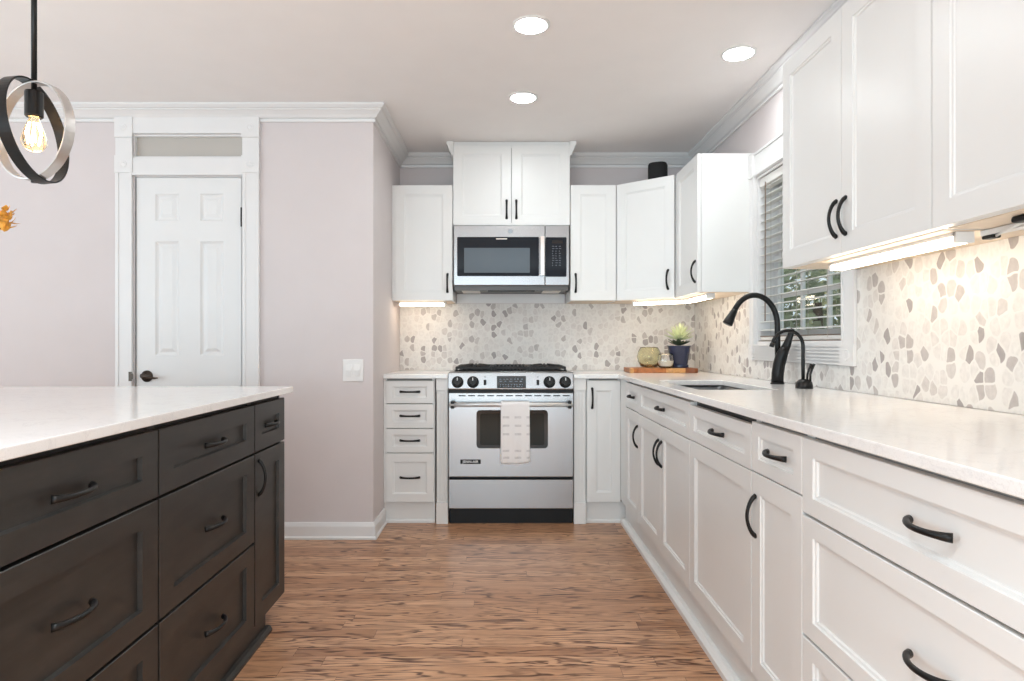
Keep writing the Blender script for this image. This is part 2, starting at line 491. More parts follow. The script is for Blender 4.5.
def rrect(x0, x1, z0, z1, r, n=5):
    out = []
    for cx, cz, a0 in ((x1 - r, z1 - r, 0), (x0 + r, z1 - r, PI / 2), (x0 + r, z0 + r, PI), (x1 - r, z0 + r, 1.5 * PI)):
        for k in range(n + 1):
            a = a0 + k * PI / 2 / n
            out.append((cx + r * math.cos(a), cz + r * math.sin(a)))
    return out


def lathe(bm, prof, c=(0, 0, 0), n=32, axis='z', cap=True):
    rings = []
    for r, h in prof:
        ring = []
        for k in range(n):
            a = 2 * PI * k / n
            if axis == 'z':
                p = (c[0] + r * math.cos(a), c[1] + r * math.sin(a), c[2] + h)
            elif axis == 'y':
                p = (c[0] + r * math.cos(a), c[1] + h, c[2] + r * math.sin(a))
            else:
                p = (c[0] + h, c[1] + r * math.cos(a), c[2] + r * math.sin(a))
            ring.append(bm.verts.new(p))
        rings.append(ring)
    for a, b in zip(rings, rings[1:]):
        for k in range(n):
            bm.faces.new((a[k], a[(k + 1) % n], b[(k + 1) % n], b[k]))
    if cap:
        bm.faces.new(rings[0]); bm.faces.new(rings[-1])
    return bm


def tube(bm, pts, rad, n=12, closed=False, flat=1.0, up=None):
    """Sweep a round (or flattened) section along a path with a radius per point."""
    P = [Vector(p) for p in pts]
    m = len(P)
    if not hasattr(rad, '__len__'):
        rad = [rad] * m
    T = []
    for i in range(m):
        if closed:
            t = P[(i + 1) % m] - P[i - 1]
        else:
            t = P[min(i + 1, m - 1)] - P[max(i - 1, 0)]
        T.append(t.normalized())
    ref = Vector(up) if up else (Vector((0, 0, 1)) if abs(T[0].z) < 0.9 else Vector((1, 0, 0)))
    nrm = (ref - T[0] * ref.dot(T[0])).normalized()
    rings = []
    for i in range(m):
        nrm = (nrm - T[i] * nrm.dot(T[i])).normalized()
        bn = T[i].cross(nrm)
        rings.append([bm.verts.new(P[i] + nrm * (rad[i] * math.cos(2 * PI * k / n)) + bn * (rad[i] * flat * math.sin(2 * PI * k / n))) for k in range(n)])
    for i in range(m if closed else m - 1):
        a, b = rings[i], rings[(i + 1) % m]
        for k in range(n):
            bm.faces.new((a[k], a[(k + 1) % n], b[(k + 1) % n], b[k]))
    if not closed:
        bm.faces.new(rings[0]); bm.faces.new(rings[-1])
    return bm


def plate(bm, xs, ys, z0, z1, hole):
    """Horizontal slab over a grid of cells, leaving out the cells hole(cx, cy) names."""
    vt, vb = {}, {}
    cells = set()
    for i in range(len(xs) - 1):
        for j in range(len(ys) - 1):
            if not hole((xs[i] + xs[i + 1]) / 2, (ys[j] + ys[j + 1]) / 2):
                cells.add((i, j))

    def g(d, i, j, z):
        if (i, j) not in d:
            d[(i, j)] = bm.verts.new((xs[i], ys[j], z))
        return d[(i, j)]
    for (i, j) in cells:
        q = ((i, j), (i + 1, j), (i + 1, j + 1), (i, j + 1))
        bm.faces.new([g(vt, *k, z1) for k in q]); bm.faces.new([g(vb, *k, z0) for k in reversed(q)])
        for (di, dj, a, b) in ((-1, 0, q[3], q[0]), (1, 0, q[1], q[2]), (0, -1, q[0], q[1]), (0, 1, q[2], q[3])):
            if (i + di, j + dj) not in cells:
                bm.faces.new((g(vt, *a, z1), g(vt, *b, z1), g(vb, *b, z0), g(vb, *a, z0)))
    return bm


def upright(bm, us, zs, t0, t1, hole, axis):
    """Wall slab standing along x (axis 'x', thickness in y) or along y (axis 'y', thickness in x)."""
    plate(bm, us, zs, t0, t1, hole)
    for v in bm.verts:
        u, z, t = v.co
        v.co = (u, t, z) if axis == 'x' else (t, u, z)
    return bm


def shaker(bm, x0, x1, z0, z1, stile, rail, y=0.0, t=0.02, depth=0.009, bead=0.007, square=False):
    """Framed front with a recessed flat panel: stepped inner bead, eased outer edge, facing -y."""
    prof = [(0, 0, y + t), (0, 0, y + 0.0015), (0.0015, 0.0015, y), (stile, rail, y), (stile + 0.0015, rail + 0.0015, y + depth * 0.45),
            (stile + bead, rail + bead, y + depth * 0.55), (stile + bead + 0.002, rail + bead + 0.002, y + depth)]
    if square:
        prof = prof[:4] + [(stile + .002, rail + .003, y + depth)]
    rings = []
    for a, b, yy in prof:
        rings.append([bm.verts.new(p) for p in ((x0 + a, yy, z0 + b), (x1 - a, yy, z0 + b), (x1 - a, yy, z1 - b), (x0 + a, yy, z1 - b))])
    for r, s in zip(rings, rings[1:]):
        for k in range(4):
            bm.faces.new((r[k], r[(k + 1) % 4], s[(k + 1) % 4], s[k]))
    bm.faces.new(rings[-1]); bm.faces.new(rings[0])
    return bm


def pull(bm, cx, cz, axis, y=0.0, length=0.114, out=0.026, w=1.0):
    """Arched bar pull: broad flat feet drawn in to a slender bow."""
    pts, rad = [], []
    n = 20
    for k in range(n + 1):
        t = k / n
        s = 2 * t - 1
        u = s * length / 2
        h = out * math.sin(PI * t) ** 0.62
        pts.append((cx + u, y + .001 - h, cz) if axis == 'h' else (cx, y + .001 - h, cz + u))
        rad.append((0.0062 + 0.0030 * abs(s) ** 3) * w)
    tube(bm, pts, rad, 12, flat=0.85, up=(0, 0, 1) if axis == 'h' else (1, 0, 0))
    return bm


def tag(o, label=None, cat=None, group=None, kind=None):
    if label: o['label'] = label
    if cat: o['category'] = cat
    if group: o['group'] = group
    if kind: o['kind'] = kind
    return o


def empty(name, loc, rz=0.0):
    o = bpy.data.objects.new(name, None)
    o.empty_display_size = 0.1
    C.objects.link(o)
    o.location = loc; o.rotation_euler = (0, 0, rz)
    return o


def copy_tree(o, parent=None):
    c = o.copy(); C.objects.link(c)
    if parent is not None:
        c.parent = parent
    for ch in list(o.children):
        copy_tree(ch, c)
    return c


def struct(name, bm, mat, parent=None, label=None, cat=None, **kw):
    o = link(name, bm, mat, parent, **kw)
    if parent is None:
        tag(o, label, cat, kind='structure')
    return o


def sweep_profile(bm, path, prof):
    """Moulding: prof = [(out, z)] offset to the left of a mitred horizontal path."""
    P = [Vector((x, y)) for x, y in path]
    rings = []
    for i in range(len(P)):
        d0 = (P[i] - P[i - 1]).normalized() if i else (P[1] - P[0]).normalized()
        d1 = (P[i + 1] - P[i]).normalized() if i < len(P) - 1 else d0
        n0, n1 = Vector((d0.y, -d0.x)), Vector((d1.y, -d1.x))
        nn = (n0 + n1).normalized()
        k = 1 / max(0.2, nn.dot(n0))
        rings.append([bm.verts.new((P[i].x + nn.x * o * k, P[i].y + nn.y * o * k, z)) for o, z in prof])
    m = len(prof)
    for a, b in zip(rings, rings[1:]):
        for k in range(m):
            bm.faces.new((a[k], a[(k + 1) % m], b[(k + 1) % m], b[k]))
    bm.faces.new(rings[0]); bm.faces.new(rings[-1])
    return bm

# ------------------------------------------------------------------ the room
YB, YD, XR, XS, H = 4.52, 3.593, 1.37, -0.733, 2.44     # back wall, pantry wall, right wall, pantry side, ceiling
XL, YR = -4.5, -3.1
WY0, WY1, WZ0, WZ1 = 2.546, 3.432, 1.10, 2.00              # window opening in the right wall
DX0, DX1, DZ = -2.082, -1.470, 2.044                      # pantry door opening

struct('floor', box(B(), XL - .15, XR + .15, YR - .15, YB + .15, -0.1, 0), M['floor'], label='stained oak plank floor with dark grain running across the aisle', cat='floor')
struct('ceiling', box(B(), XL - .15, XR + .15, YR - .15, YB + .15, H, H + .12), M['ceil'], label='flat pale ceiling with recessed lights', cat='ceiling')
struct('wall_back', box(B(), XS - .11, XR, YB, YB + .12, 0, H), M['wall'], label='back wall behind the range and upper cabinets', cat='wall')
struct('wall_right', upright(B(), [YR, WY0, WY1, YB + .12], [0, WZ0, WZ1, H], XR, XR + .14,
                             lambda u, z: WY0 < u < WY1 and WZ0 < z < WZ1, 'y'), M['wall'], label='right wall with the blinded window above the sink', cat='wall')
struct('wall_pantry', upright(B(), [XL, DX0, DX1, XS], [0, DZ + .004, 2.150, 2.283, H], YD, YD + .11,
                              lambda u, z: DX0 < u < DX1 and (z < DZ or 2.15 < z < 2.283), 'x'), M['wall'], label='pale pinkish grey wall around the white pantry door', cat='wall')
struct('wall_pantry_side', box(B(), XS - .11, XS, YD + .11, YB, 0, H), M['wall'], label='short return wall left of the drawer base and upper cabinet', cat='wall')
struct('wall_left', upright(B(), [YR, -1.4, 2.2, YB], [0, .4, 2.3, H], XL - .12, XL,
                            lambda u, z: -1.4 < u < 2.2 and .4 < z < 2.3, 'y'), M['wall'], label='far left wall of the dining side with a wide opening', cat='wall')
struct('wall_rear', upright(B(), [XL, -2.85, 1.05, XR], [0, .3, 2.3, H], YR - .12, YR,
                            lambda u, z: -2.85 < u < 1.05 and .3 < z < 2.3, 'x'), M['wall'], label='rear wall behind the camera with a wide glazed opening', cat='wall')

crown = [(0.0, H - .088), (0.012, H - .088), (0.013, H - .076), (0.006, H - .074), (0.007, H - .070), (0.018, H - .066), (0.030, H - .052), (0.050, H - .036),
         (0.054, H - .034), (0.050, H - .029), (0.052, H - .026), (0.062, H - .024), (0.070, H - .016), (0.074, H - .014), (0.074, H - .0005), (0.0, H - .0005)]
struct('trim_1', sweep_profile(B(), [(XL, YD), (XS, YD), (XS, YB), (XR, YB), (XR, YR)], crown), M['trim'],
       label='white crown moulding running round the top of the walls', cat='moulding')
base_p = [(0, 0.0005), (0.022, 0.0005), (0.022, 0.012), (0.016, 0.018), (0.014, 0.072), (0.010, 0.084), (0.006, 0.094), (0, 0.094)]
struct('baseboard_left', sweep_profile(B(), [(DX1 + .092, YD), (XS, YD), (XS, 3.905)], base_p), M['trim'],
       label='white baseboard round the pantry wall corner', cat='baseboard')

# pebble mosaic backsplashes
struct('wall_tile_back', box(B(), XS + .001, XR - .011, YB - .010, YB - .0005, 0.915, 1.386), M['tile_back'],
       label='pebble mosaic backsplash behind the range', cat='backsplash')
struct('wall_tile_right', upright(B(), [0.60, 2.444, 3.494, YB - .011], [0.915, 1.012, 1.3845], XR - .010, XR - .0005,
                                  lambda u, z: 2.444 < u < 3.494 and z > 1.012, 'y'), M['tile_right'],
       label='pebble mosaic backsplash along the right wall', cat='backsplash')

# ---- pantry door: casing with rosette blocks, blocked transom, six panel slab
door = tag(empty('door_1', (0, 0, 0)), 'white six panel pantry door with blocked transom over it', 'door', kind='structure')


def fluted_board(bm, x0, x1, z0, z1, y, t=0.018, along='z'):
    """Casing board with two raised bands, facing -y."""
    if along == 'z':
        w = x1 - x0
        for a, b, d in ((0, 1, t - .004), (0.06, 0.24, t), (0.76, 0.94, t), (0.36, 0.64, t - .001)):
            box(bm, x0 + a * w, x1 - (1 - b) * w, y - d, y, z0, z1)
    else:
        w = z1 - z0
        for a, b, d in ((0, 1, t - .004), (0.06, 0.24, t), (0.76, 0.94, t), (0.36, 0.64, t - .001)):
            box(bm, x0, x1, y - d, y, z0 + a * w, z1 - (1 - b) * w)


CW = 0.098
bm = B()
for x0, x1 in ((DX0 - CW, DX0 - .004), (DX1 + .004, DX1 + CW)):
    box(bm, x0, x1, YD - .018, YD - .0005, 0, 2.062)
    box(bm, x0, x1, YD - .018, YD - .0005, 2.160, 2.262)
    for f in (0.0, 0.78):
        box(bm, x0 + f * (x1 - x0), x0 + (f + .22) * (x1 - x0), YD - .0215, YD - .018, 0, 2.062)
box(bm, DX0 - .004, DX1 + .004, YD - .018, YD - .0005, DZ + .006, 2.148)
box(bm, DX0 - .004, DX1 + .004, YD - .0215, YD - .018, DZ + .006, DZ + .022)
box(bm, DX0 - .004, DX1 + .004, YD - .018, YD - .0005, 2.285, 2.376)
link('casing', bm, M['trim'], door, bevel=0.002)
for x0, x1 in ((DX0 - CW - .002, DX0), (DX1, DX1 + CW + .002)):
    for z0, z1 in ((2.062, 2.160), (2.262, 2.376)):
        bm = B()
        box(bm, x0, x1, YD - .024, YD - .0005, z0, z1)
        c = ((x0 + x1) / 2, YD - .024, (z0 + z1) / 2)
        lathe(bm, [(.020, 0), (.018, -.002), (.014, -.0005), (.010, -.0005), (.007, -.002), (.002, -.0025)], c, 24, 'y')
        link('rosette_block', bm, M['trim'], door)
bm = B()
for x0, x1 in ((DX0, DX0 + .003), (DX1 - .003, DX1)):
    box(bm, x0, x1, YD - .001, YD + .10, 2.151, 2.282)
box(bm, DX0 + .003, DX1 - .003, YD - .001, YD + .10, 2.151, 2.160)
box(bm, DX0 + .003, DX1 - .003, YD - .001, YD + .10, 2.273, 2.282)
for x0, x1 in ((DX0, DX0 + .003), (DX1 - .003, DX1)):
    box(bm, x0, x1, YD + .002, YD + .10, 0, DZ)
box(bm, DX0 + .003, DX1 - .003, YD + .002, YD + .10, DZ - .001, DZ + .003)
link('jamb', bm, M['trim'], door)
tag(link('transom_panel', box(B(), DX0 + .003, DX1 - .003, YD + .020, YD + .040, 2.160, 2.273), M['greige'], door), 'greige transom panel')

sx0, sx1 = DX0 + .005, DX1 - .005
pw = [(-1.966, -1.832), (-1.712, -1.580)]
pz = [(0.20, 0.78), (1.035, 1.680), (1.795, 1.950)]
bm = B()
xs = [sx0, pw[0][0], pw[0][1], pw[1][0], pw[1][1], sx1]
zs = [0.006, pz[0][0], pz[0][1], pz[1][0], pz[1][1], pz[2][0], pz[2][1], DZ - .003]
yf = YD + .004
for i in range(5):
    for j in range(7):
        x0, x1, z0, z1 = xs[i], xs[i + 1], zs[j], zs[j + 1]
        if i in (1, 3) and j in (1, 3, 5):
            prof = [(0, 0), (.006, .005), (.014, .009), (.020, .009), (.040, .002), (.042, .002)]
            rg = [[bm.verts.new(p) for p in ((x0 + a, yf + d, z0 + a), (x1 - a, yf + d, z0 + a), (x1 - a, yf + d, z1 - a), (x0 + a, yf + d, z1 - a))] for a, d in prof]
            for r, s in zip(rg, rg[1:]):
                for k in range(4):
                    bm.faces.new((r[k], r[(k + 1) % 4], s[(k + 1) % 4], s[k]))
            bm.faces.new(rg[-1])
        else:
            bm.faces.new([bm.verts.new(p) for p in ((x0, yf, z0), (x1, yf, z0), (x1, yf, z1), (x0, yf, z1))])
bmesh.ops.remove_doubles(bm, verts=bm.verts[:], dist=1e-5)
box(bm, sx0, sx1, yf + .0105, yf + .035, 0.006, DZ - .003)
box(bm, sx0, sx0 + .004, yf, yf + .0105, 0.006, DZ - .003); box(bm, sx1 - .004, sx1, yf, yf + .0105, 0.006, DZ - .003)
slab = link('slab', bm, M['door'], door)
for z in (1.815, 0.25):
    bm = B()
    box(bm, DX1 - .010, DX1 + .006, YD - .008, YD + .004, z - .05, z + .05)
    lathe(bm, [(.006, -.054), (.006, .054)], (DX1 - .003, YD - .010, z), 10)
    link('hinge', bm, M['black'], door)
lev = empty('lever_handle', (0, 0, 0)); lev.parent = door
hx, hz = DX0 + .070, 0.918
link('rose', lathe(B(), [(.033, 0), (.033, -.006), (.028, -.012), (.016, -.016), (.013, -.045)], (hx, yf, hz), 24, 'y'), M['bronze'], lev, smooth=True)
bm = B()
tube(bm, [(hx - .008, yf - .048, hz + .004), (hx + .012, yf - .053, hz + .003), (hx + .04, yf - .053, hz - .004), (hx + .068, yf - .050, hz - .009), (hx + .085, yf - .047, hz - .008)],
     [.012, .012, .009, .006, .003], 12, flat=0.7)
link('lever', bm, M['bronze'], lev, smooth=True)
bm = B(); box(bm, DX0 - .020, DX0 - .002, YD - .0235, YD - .0215, hz - .026, hz + .026)
box(bm, DX0 - .010, DX0 + .003, YD - .026, YD - .0215, hz - .016, hz + .016)
tag(link('strike_plate', bm, M['bronze'], door), 'small metal strike plate')

# ---- two gang rocker switch on the pantry wall
sw = tag(empty('light_switch', (-0.846, YD, 0.951)), 'white double rocker light switch on the wall right of the pantry door', 'light switch')
bm = B(); box(bm, -.058, .058, -.006, -.0003, -.062, .062)
link('plate', bm, M['plate'], sw, bevel=0.003)
for cx in (-.024, .024):
    bm = B()
    prism_yz(bm, [(-.006, -.034), (-.008, -.034), (-.0115, .0), (-.0075, .034), (-.006, .034)], cx - .0165, cx + .0165)
    link('rocker', bm, M['plate'], sw)

# ---- window: fluted picture frame casing with rosettes, double hung sash with grille, blind
win = tag(empty('window_1', (XR, 0, 0)), 'window over the sink with white fluted casing and grille', 'window', kind='structure')
cw = 0.100
bm = B()


def cas(y0, y1, z0, z1, vertical):
    lo, hi = (y0, y1) if vertical else (z0, z1)
    w = hi - lo
    bands = [(0, 1, .014), (.02, .12, .019), (.88, .98, .019)] if vertical or z0 >= WZ1 else [(0, 1, .014)] + [(a, a + .09, .022) for a in (.03, .20, .37, .54, .71, .88)]
    for a, b_, d in bands:
        if vertical:
            box(bm, -d, -.0005, lo + a * w, lo + b_ * w, z0, z1)
        else:
            box(bm, -d, -.0005, y0, y1, lo + a * w, lo + b_ * w)


cas(WY0 - cw, WY0, WZ0, WZ1, True); cas(WY1, WY1 + .060, WZ0, WZ1, True)
cas(WY0, WY1, WZ0 - .086, WZ0, False); cas(WY0, WY1, WZ1, WZ1 + .130, False)
link('casing', bm, M['trim'], win)
for y0, y1, z0, z1 in ((WY0 - cw, WY0, WZ0 - .086, WZ0), (WY0 - cw, WY0, WZ1, WZ1 + .130), (WY1, WY1 + .060, WZ0 - .086, WZ0), (WY1, WY1 + .060, WZ1, WZ1 + .130)):
    bm = B(); box(bm, -.024, -.0005, y0, y1, z0, z1)
    lathe(bm, [(.024, 0), (.022, -.0025), (.017, -.0008), (.012, -.0008), (.008, -.0025), (.002, -.003)], (-.024, (y0 + y1) / 2, (z0 + z1) / 2), 24, 'x')
    link('rosette_block', bm, M['trim'], win)
bm = B()
jt = .014
box(bm, 0, .139, WY0, WY0 + jt, WZ0, WZ1); box(bm, 0, .139, WY1 - jt, WY1, WZ0, WZ1)
box(bm, 0, .139, WY0 + jt, WY1 - jt, WZ0, WZ0 + jt); box(bm, 0, .139, WY0 + jt, WY1 - jt, WZ1 - jt, WZ1)
link('jamb', bm, M['trim'], win)
zm = 1.55
for nm, x0, z0, z1 in (('lower_sash', .088, WZ0 + jt, zm + .02), ('upper_sash', .112, zm - .02, WZ1 - jt)):
    bm = B(); a, b_ = WY0 + jt, WY1 - jt
    box(bm, x0, x0 + .024, a, a + .045, z0, z1); box(bm, x0, x0 + .024, b_ - .045, b_, z0, z1)
    box(bm, x0, x0 + .024, a + .045, b_ - .045, z0, z0 + .055); box(bm, x0, x0 + .024, a + .045, b_ - .045, z1 - .04, z1)
    wdt = (b_ - a - .09) / 3
    for k in (1, 2):
        yc = a + .045 + k * wdt
        box(bm, x0 + .004, x0 + .020, yc - .010, yc + .010, z0 + .055, z1 - .04)
    zc = (z0 + .055 + z1 - .04) / 2
    box(bm, x0 + .005, x0 + .019, a + .045, b_ - .045, zc - .009, zc + .009)
    s = link(nm, bm, M['trim'], win)
    bm = B(); box(bm, x0 + .010, x0 + .014, a + .04, b_ - .04, z0 + .05, z1 - .035)
    link('pane', bm, M['pane'], s)

bl = tag(empty('window_blind', (XR, 0, 0)), 'white horizontal slat blind hanging open in the sink window', 'blind')
by0, by1 = WY0 + .018, WY1 - .016
bm = B(); box(bm, .008, .066, by0, by1, WZ1 - .062, WZ1 - .018)
link('head_rail', bm, M['blind'], bl, bevel=.002)
bm = B()
z = 1.172
zs_ = []
while z < WZ1 - .07:
    zs_.append(z); z += .0445
for z in zs_:
    tl = .10
    a = [(.037 - .025, z - .025 * tl), (.037, z + .0035), (.037 + .025, z + .025 * tl), (.037 + .025, z + .025 * tl + .0028), (.037, z + .0063), (.037 - .025, z - .025 * tl + .0028)]
    prism_xz(bm, a, by0, by1)
link('slats', bm, M['blind'], bl)
bm = B(); box(bm, .012, .062, by0, by1, 1.118, 1.138)
br_ = link('bottom_rail', bm, M['blind'], bl, bevel=.003)
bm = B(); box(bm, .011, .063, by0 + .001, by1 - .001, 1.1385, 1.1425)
link('rail_shade_line', bm, M['brownstrip'], br_)  # brown strip standing in for the shade line above the rail
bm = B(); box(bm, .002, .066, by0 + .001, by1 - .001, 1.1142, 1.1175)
link('sill_shade_line', bm, M['brownstrip'], win)  # brown strip in place of the shade between rail and sill
for yc in (by0 + .14, (by0 + by1) / 2, by1 - .14):
    bm = B()
    for x in (.010, .064):
        tube(bm, [(x, yc, 1.13), (x, yc, WZ1 - .05)], .0012, 6)
    link('ladder_cord', bm, M['cord'], bl)
bm = B(); tube(bm, [(.004, by1 - .085, WZ1 - .05), (.003, by1 - .084, 1.22)], .0032, 8)
link('tilt_wand', bm, M['brownstrip'], bl)

# ------------------------------------------------------------------ cabinets


def cabinet(name, loc, rz, W, D, z0, z1, fronts, label, cat='cabinet', group=None, mat='cab', gapmat='gap', bottom=None, toe=None, stile=.058, rail=.058, hw=1.0, open_top=True):
    """Empty at the front left floor corner; front faces -y locally, x runs to the right."""
    root = tag(empty(name, loc, rz), label, cat, group)
    bm = B()
    t, y0 = .018, .0215
    box(bm, 0, t, y0, D, z0, z1); box(bm, W - t, W, y0, D, z0, z1)
    box(bm, t, W - t, y0, D, z0, z0 + t)
    box(bm, t, W - t, D - .008, D, z0 + t, z1)
    if not open_top:
        box(bm, t, W - t, y0, D - .008, z1 - t, z1)
    link('body', bm, M[mat], root)
    bm = B(); box(bm, t, W - t, y0 + .002, y0 + .012, z0 + t, z1 - (t if not open_top else 0))
    link('face_panel', bm, M[gapmat], root)
    if bottom:
        bm = B(); box(bm, .010, W - .010, y0 + .012, D - .006, z0 - .002, z0 - .0002)
        link('underside_panel', bm, M[bottom], root)
    for f in fronts:
        kind, x0, x1, a, b_ = f['k'], f['x'][0], f['x'][1], f['z'][0], f['z'][1]
        st = f.get('st', stile); rl = f.get('rl', rail)
        d = link(kind, shaker(B(), x0, x1, a, b_, st, rl, depth=f.get('dp', .009), square=mat == 'island'), M[mat], root)
        for hx_, hz_, ax in f.get('h', ()):
            link('handle', pull(B(), hx_, hz_, ax, w=hw, length=f.get('hl', .116)), M['black'], d, smooth=True)
    if toe:
        bm = B(); box(bm, 0, W + toe.get('ext', 0), toe['y'], toe['y'] + .016, 0, z0 - .001)
        if toe.get('shoe', True):
            sd, sh = toe.get('sd', .012), toe.get('sh', .021)
            prism_yz(bm, [(toe['y'], .0), (toe['y'] - sd, .0), (toe['y'] - sd, sh * .6), (toe['y'] - sd * .5, sh), (toe['y'], sh + .001)], 0, W)
        link('toe_kick', bm, M[mat], root)
    return root


G = .0015   # half reveal between fronts
FB = 3.895  # face of the back base run
ZT = .8765  # top of base fronts
ZC = .889   # underside of the counter

# -- back wall, base: four drawer unit left of range
x0 = -0.716
WL = 0.294
dz = [(.735, ZT), (.5830, .733), (.4330, .581), (.130, .431)]
dcl = cabinet('drawer_cabinet', (x0 - .0155, FB, 0), 0, WL + .0195, .61, .128, ZC,
        [dict(k='drawer', x=(.0140, WL + .0155 - G), z=(a + G, b - G), st=.042, rl=.036 if b - a < .2 else .05, h=[(WL / 2 + .0145, (a + b) / 2 + .002, 'h')], hl=.118) for a, b in dz],
        'white four drawer base cabinet between the range and the pantry wall', 'cabinet', toe=dict(y=.026), hw=.9)

link('filler_strip', box(B(), .0005, .0130, .002, .0212, .129, ZC - .001), M['cab'], dcl)

# -- pilasters either side of the range


def pilaster(x0, x1, label):
    r = tag(empty('pilaster', ((x0 + x1) / 2, FB - .004, 0)), label, 'pilaster', 'pilasters beside the range')
    w = (x1 - x0) / 2
    bm = B(); box(bm, -w + .002, w - .002, .006, .05, .130, .815)
    for k in (-1, 0, 1):
        box(bm, k * w * .5 - w * .14, k * w * .5 + w * .14, .0, .006, .145, .800)
    link('shaft', bm, M['cab'], r, bevel=.0015)
    link('plinth', box(B(), -w, w, -.006, .05, 0, .130), M['cab'], r, bevel=.002)
    link('cap_block', box(B(), -w, w, -.002, .05, .815, ZC - .001), M['cab'], r, bevel=.002)


pilaster(-.4085, -.3365, 'white pilaster filler between the four drawer cabinet and the range')
pilaster(.4335, .5080, 'white pilaster filler between the range and the narrow base door')

# -- narrow door right of the range
cabinet('base_cabinet', (.510, FB, 0), 0, .214, .61, .128, ZC,
        [dict(k='door', x=(.004, .210), z=(.130 + G, ZT), st=.055, rl=.06, h=[(.036, .768, 'v')], hl=.122)],
        'narrow white one door base cabinet right of the range', 'cabinet', toe=dict(y=.026, ext=.040), hw=.9)

# -- right run: face at X = .7257, x runs towards the camera
XF = 0.7200
ZD = .147
RR = -PI / 2


def run(name, y_far, W, fronts, label, **kw):
    return cabinet(name, (XF, y_far, 0), RR, W, .635, ZD, ZC, fronts, label, toe=dict(y=.030, sd=.030, sh=.034), hw=.92, **kw)


run('base_cabinet', 3.8935, .5235,
    [dict(k='drawer', x=(.165, .5235 - G), z=(.735, ZT), st=.045, rl=.040, h=[(.345, .806, 'h')]),
     dict(k='door', x=(.165, .5235 - G), z=(ZD, .731), st=.058, h=[(.5235 - .030, .605, 'v')])],
    'white base cabinet with one drawer and door in the far corner of the sink run')
run('sink_cabinet', 3.370, .916,
    [dict(k='drawer_front', x=(G, .916 - G), z=(.732, ZT), st=.050, rl=.040, h=[(.470, .805, 'h')]),
     dict(k='door', x=(G, .458 - G), z=(ZD, .728), h=[(.458 - .030, .600, 'v')]),
     dict(k='door', x=(.458 + G, .916 - G), z=(ZD, .728), h=[(.458 + .030, .600, 'v')])],
    'white double door cabinet under the kitchen sink')
# panel ready dishwasher
fil = [o for o in C.objects if o.get('label', '').startswith('white base cabinet with one drawer')][0]
link('corner_filler', box(B(), .001, .163, 0, .021, .147, ZC - .001), M['cab'], fil, bevel=.0015)
dw = run('dishwasher', 2.454, .612,
         [dict(k='control_panel', x=(.004, .608), z=(.734, .866), st=.050, rl=.038, h=[(.320, .802, 'h')]),
          dict(k='door', x=(.004, .608), z=(ZD, .731))],
         'white panelled dishwasher with a pull only on its upper panel', cat='dishwasher', gapmat='blackplastic')
run('base_cabinet', 1.842, .311,
    [dict(k='drawer', x=(G, .311 - G), z=(.736, ZT), st=.045, rl=.038, h=[(.1655, .806, 'h')]),
     dict(k='door', x=(G, .311 - G), z=(ZD, .732), h=[(.030, .610, 'v')])],
    'narrow white drawer and door base cabinet beside the wide drawers')
run('drawer_cabinet', 1.531, .914,
    [dict(k='drawer', x=(G, .914 - G), z=(a + G, b - G), st=.050, rl=.042, dp=.011, h=[(.457, (a + b) / 2 + .002, 'h')], hl=.110) for a, b in ((.696, ZT + .001), (.406, .692), (ZD, .402))],
    'wide white three drawer cabinet at the near end of the sink run')

# -- counters
bm = B(); box(bm, XS + .002, -.3365, FB - .020, YB - .0105, ZC, .914)
tag(link('countertop', bm, M['quartz'], bevel=.003), 'short white quartz countertop left of the range', 'countertop')
SX0, SX1, SY0, SY1 = .800, 1.120, 2.585, 3.250
XE = .705
bm = B()
xs = [.4335, XE, SX0, SX1, XR - .0105]
ys = [.600, SY0, SY1, FB - .020, YB - .0105]
plate(bm, xs, ys, ZC, .914, lambda x, y: (x < XE and y < FB - .020) or (SX0 < x < SX1 and SY0 < y < SY1))
tag(link('countertop', bm, M['quartz'], bevel=.003), 'long L shaped white quartz countertop around the sink', 'countertop')

# -- undermount sink
sink = tag(empty('kitchen_sink', ((SX0 + SX1) / 2, (SY0 + SY1) / 2, .70)), 'undermount stainless steel sink set in the right countertop', 'sink')
hx_, hy_ = (SX1 - SX0) / 2 + .003, (SY1 - SY0) / 2 + .003
bm = B()


def rr2(hx, hy, r, z, n=5):
    return [bm.verts.new((x, y, z)) for x, y in rrect(-hx, hx, -hy, hy, r, n)]


rg = [rr2(hx_ + .015, hy_ + .015, .035, ZC - .70 - .0005), rr2(hx_, hy_, .025, ZC - .70 - .0005), rr2(hx_ - .004, hy_ - .004, .03, .02), rr2(hx_ - .03, hy_ - .03, .04, 0), rr2(.05, .05, .049, -.006), rr2(.04, .04, .039, -.02)]
for r, s in zip(rg, rg[1:]):
    k = len(r)
    for i in range(k):
        bm.faces.new((r[i], r[(i + 1) % k], s[(i + 1) % k], s[i]))
bm.faces.new(rg[-1])
link('basin', bm, M['basin'], sink, smooth=True)
link('drain', lathe(B(), [(.040, -.012), (.040, -.004), (.030, -.002), (.004, -.008)], (0, 0, 0), 24), M['chrome'], sink)

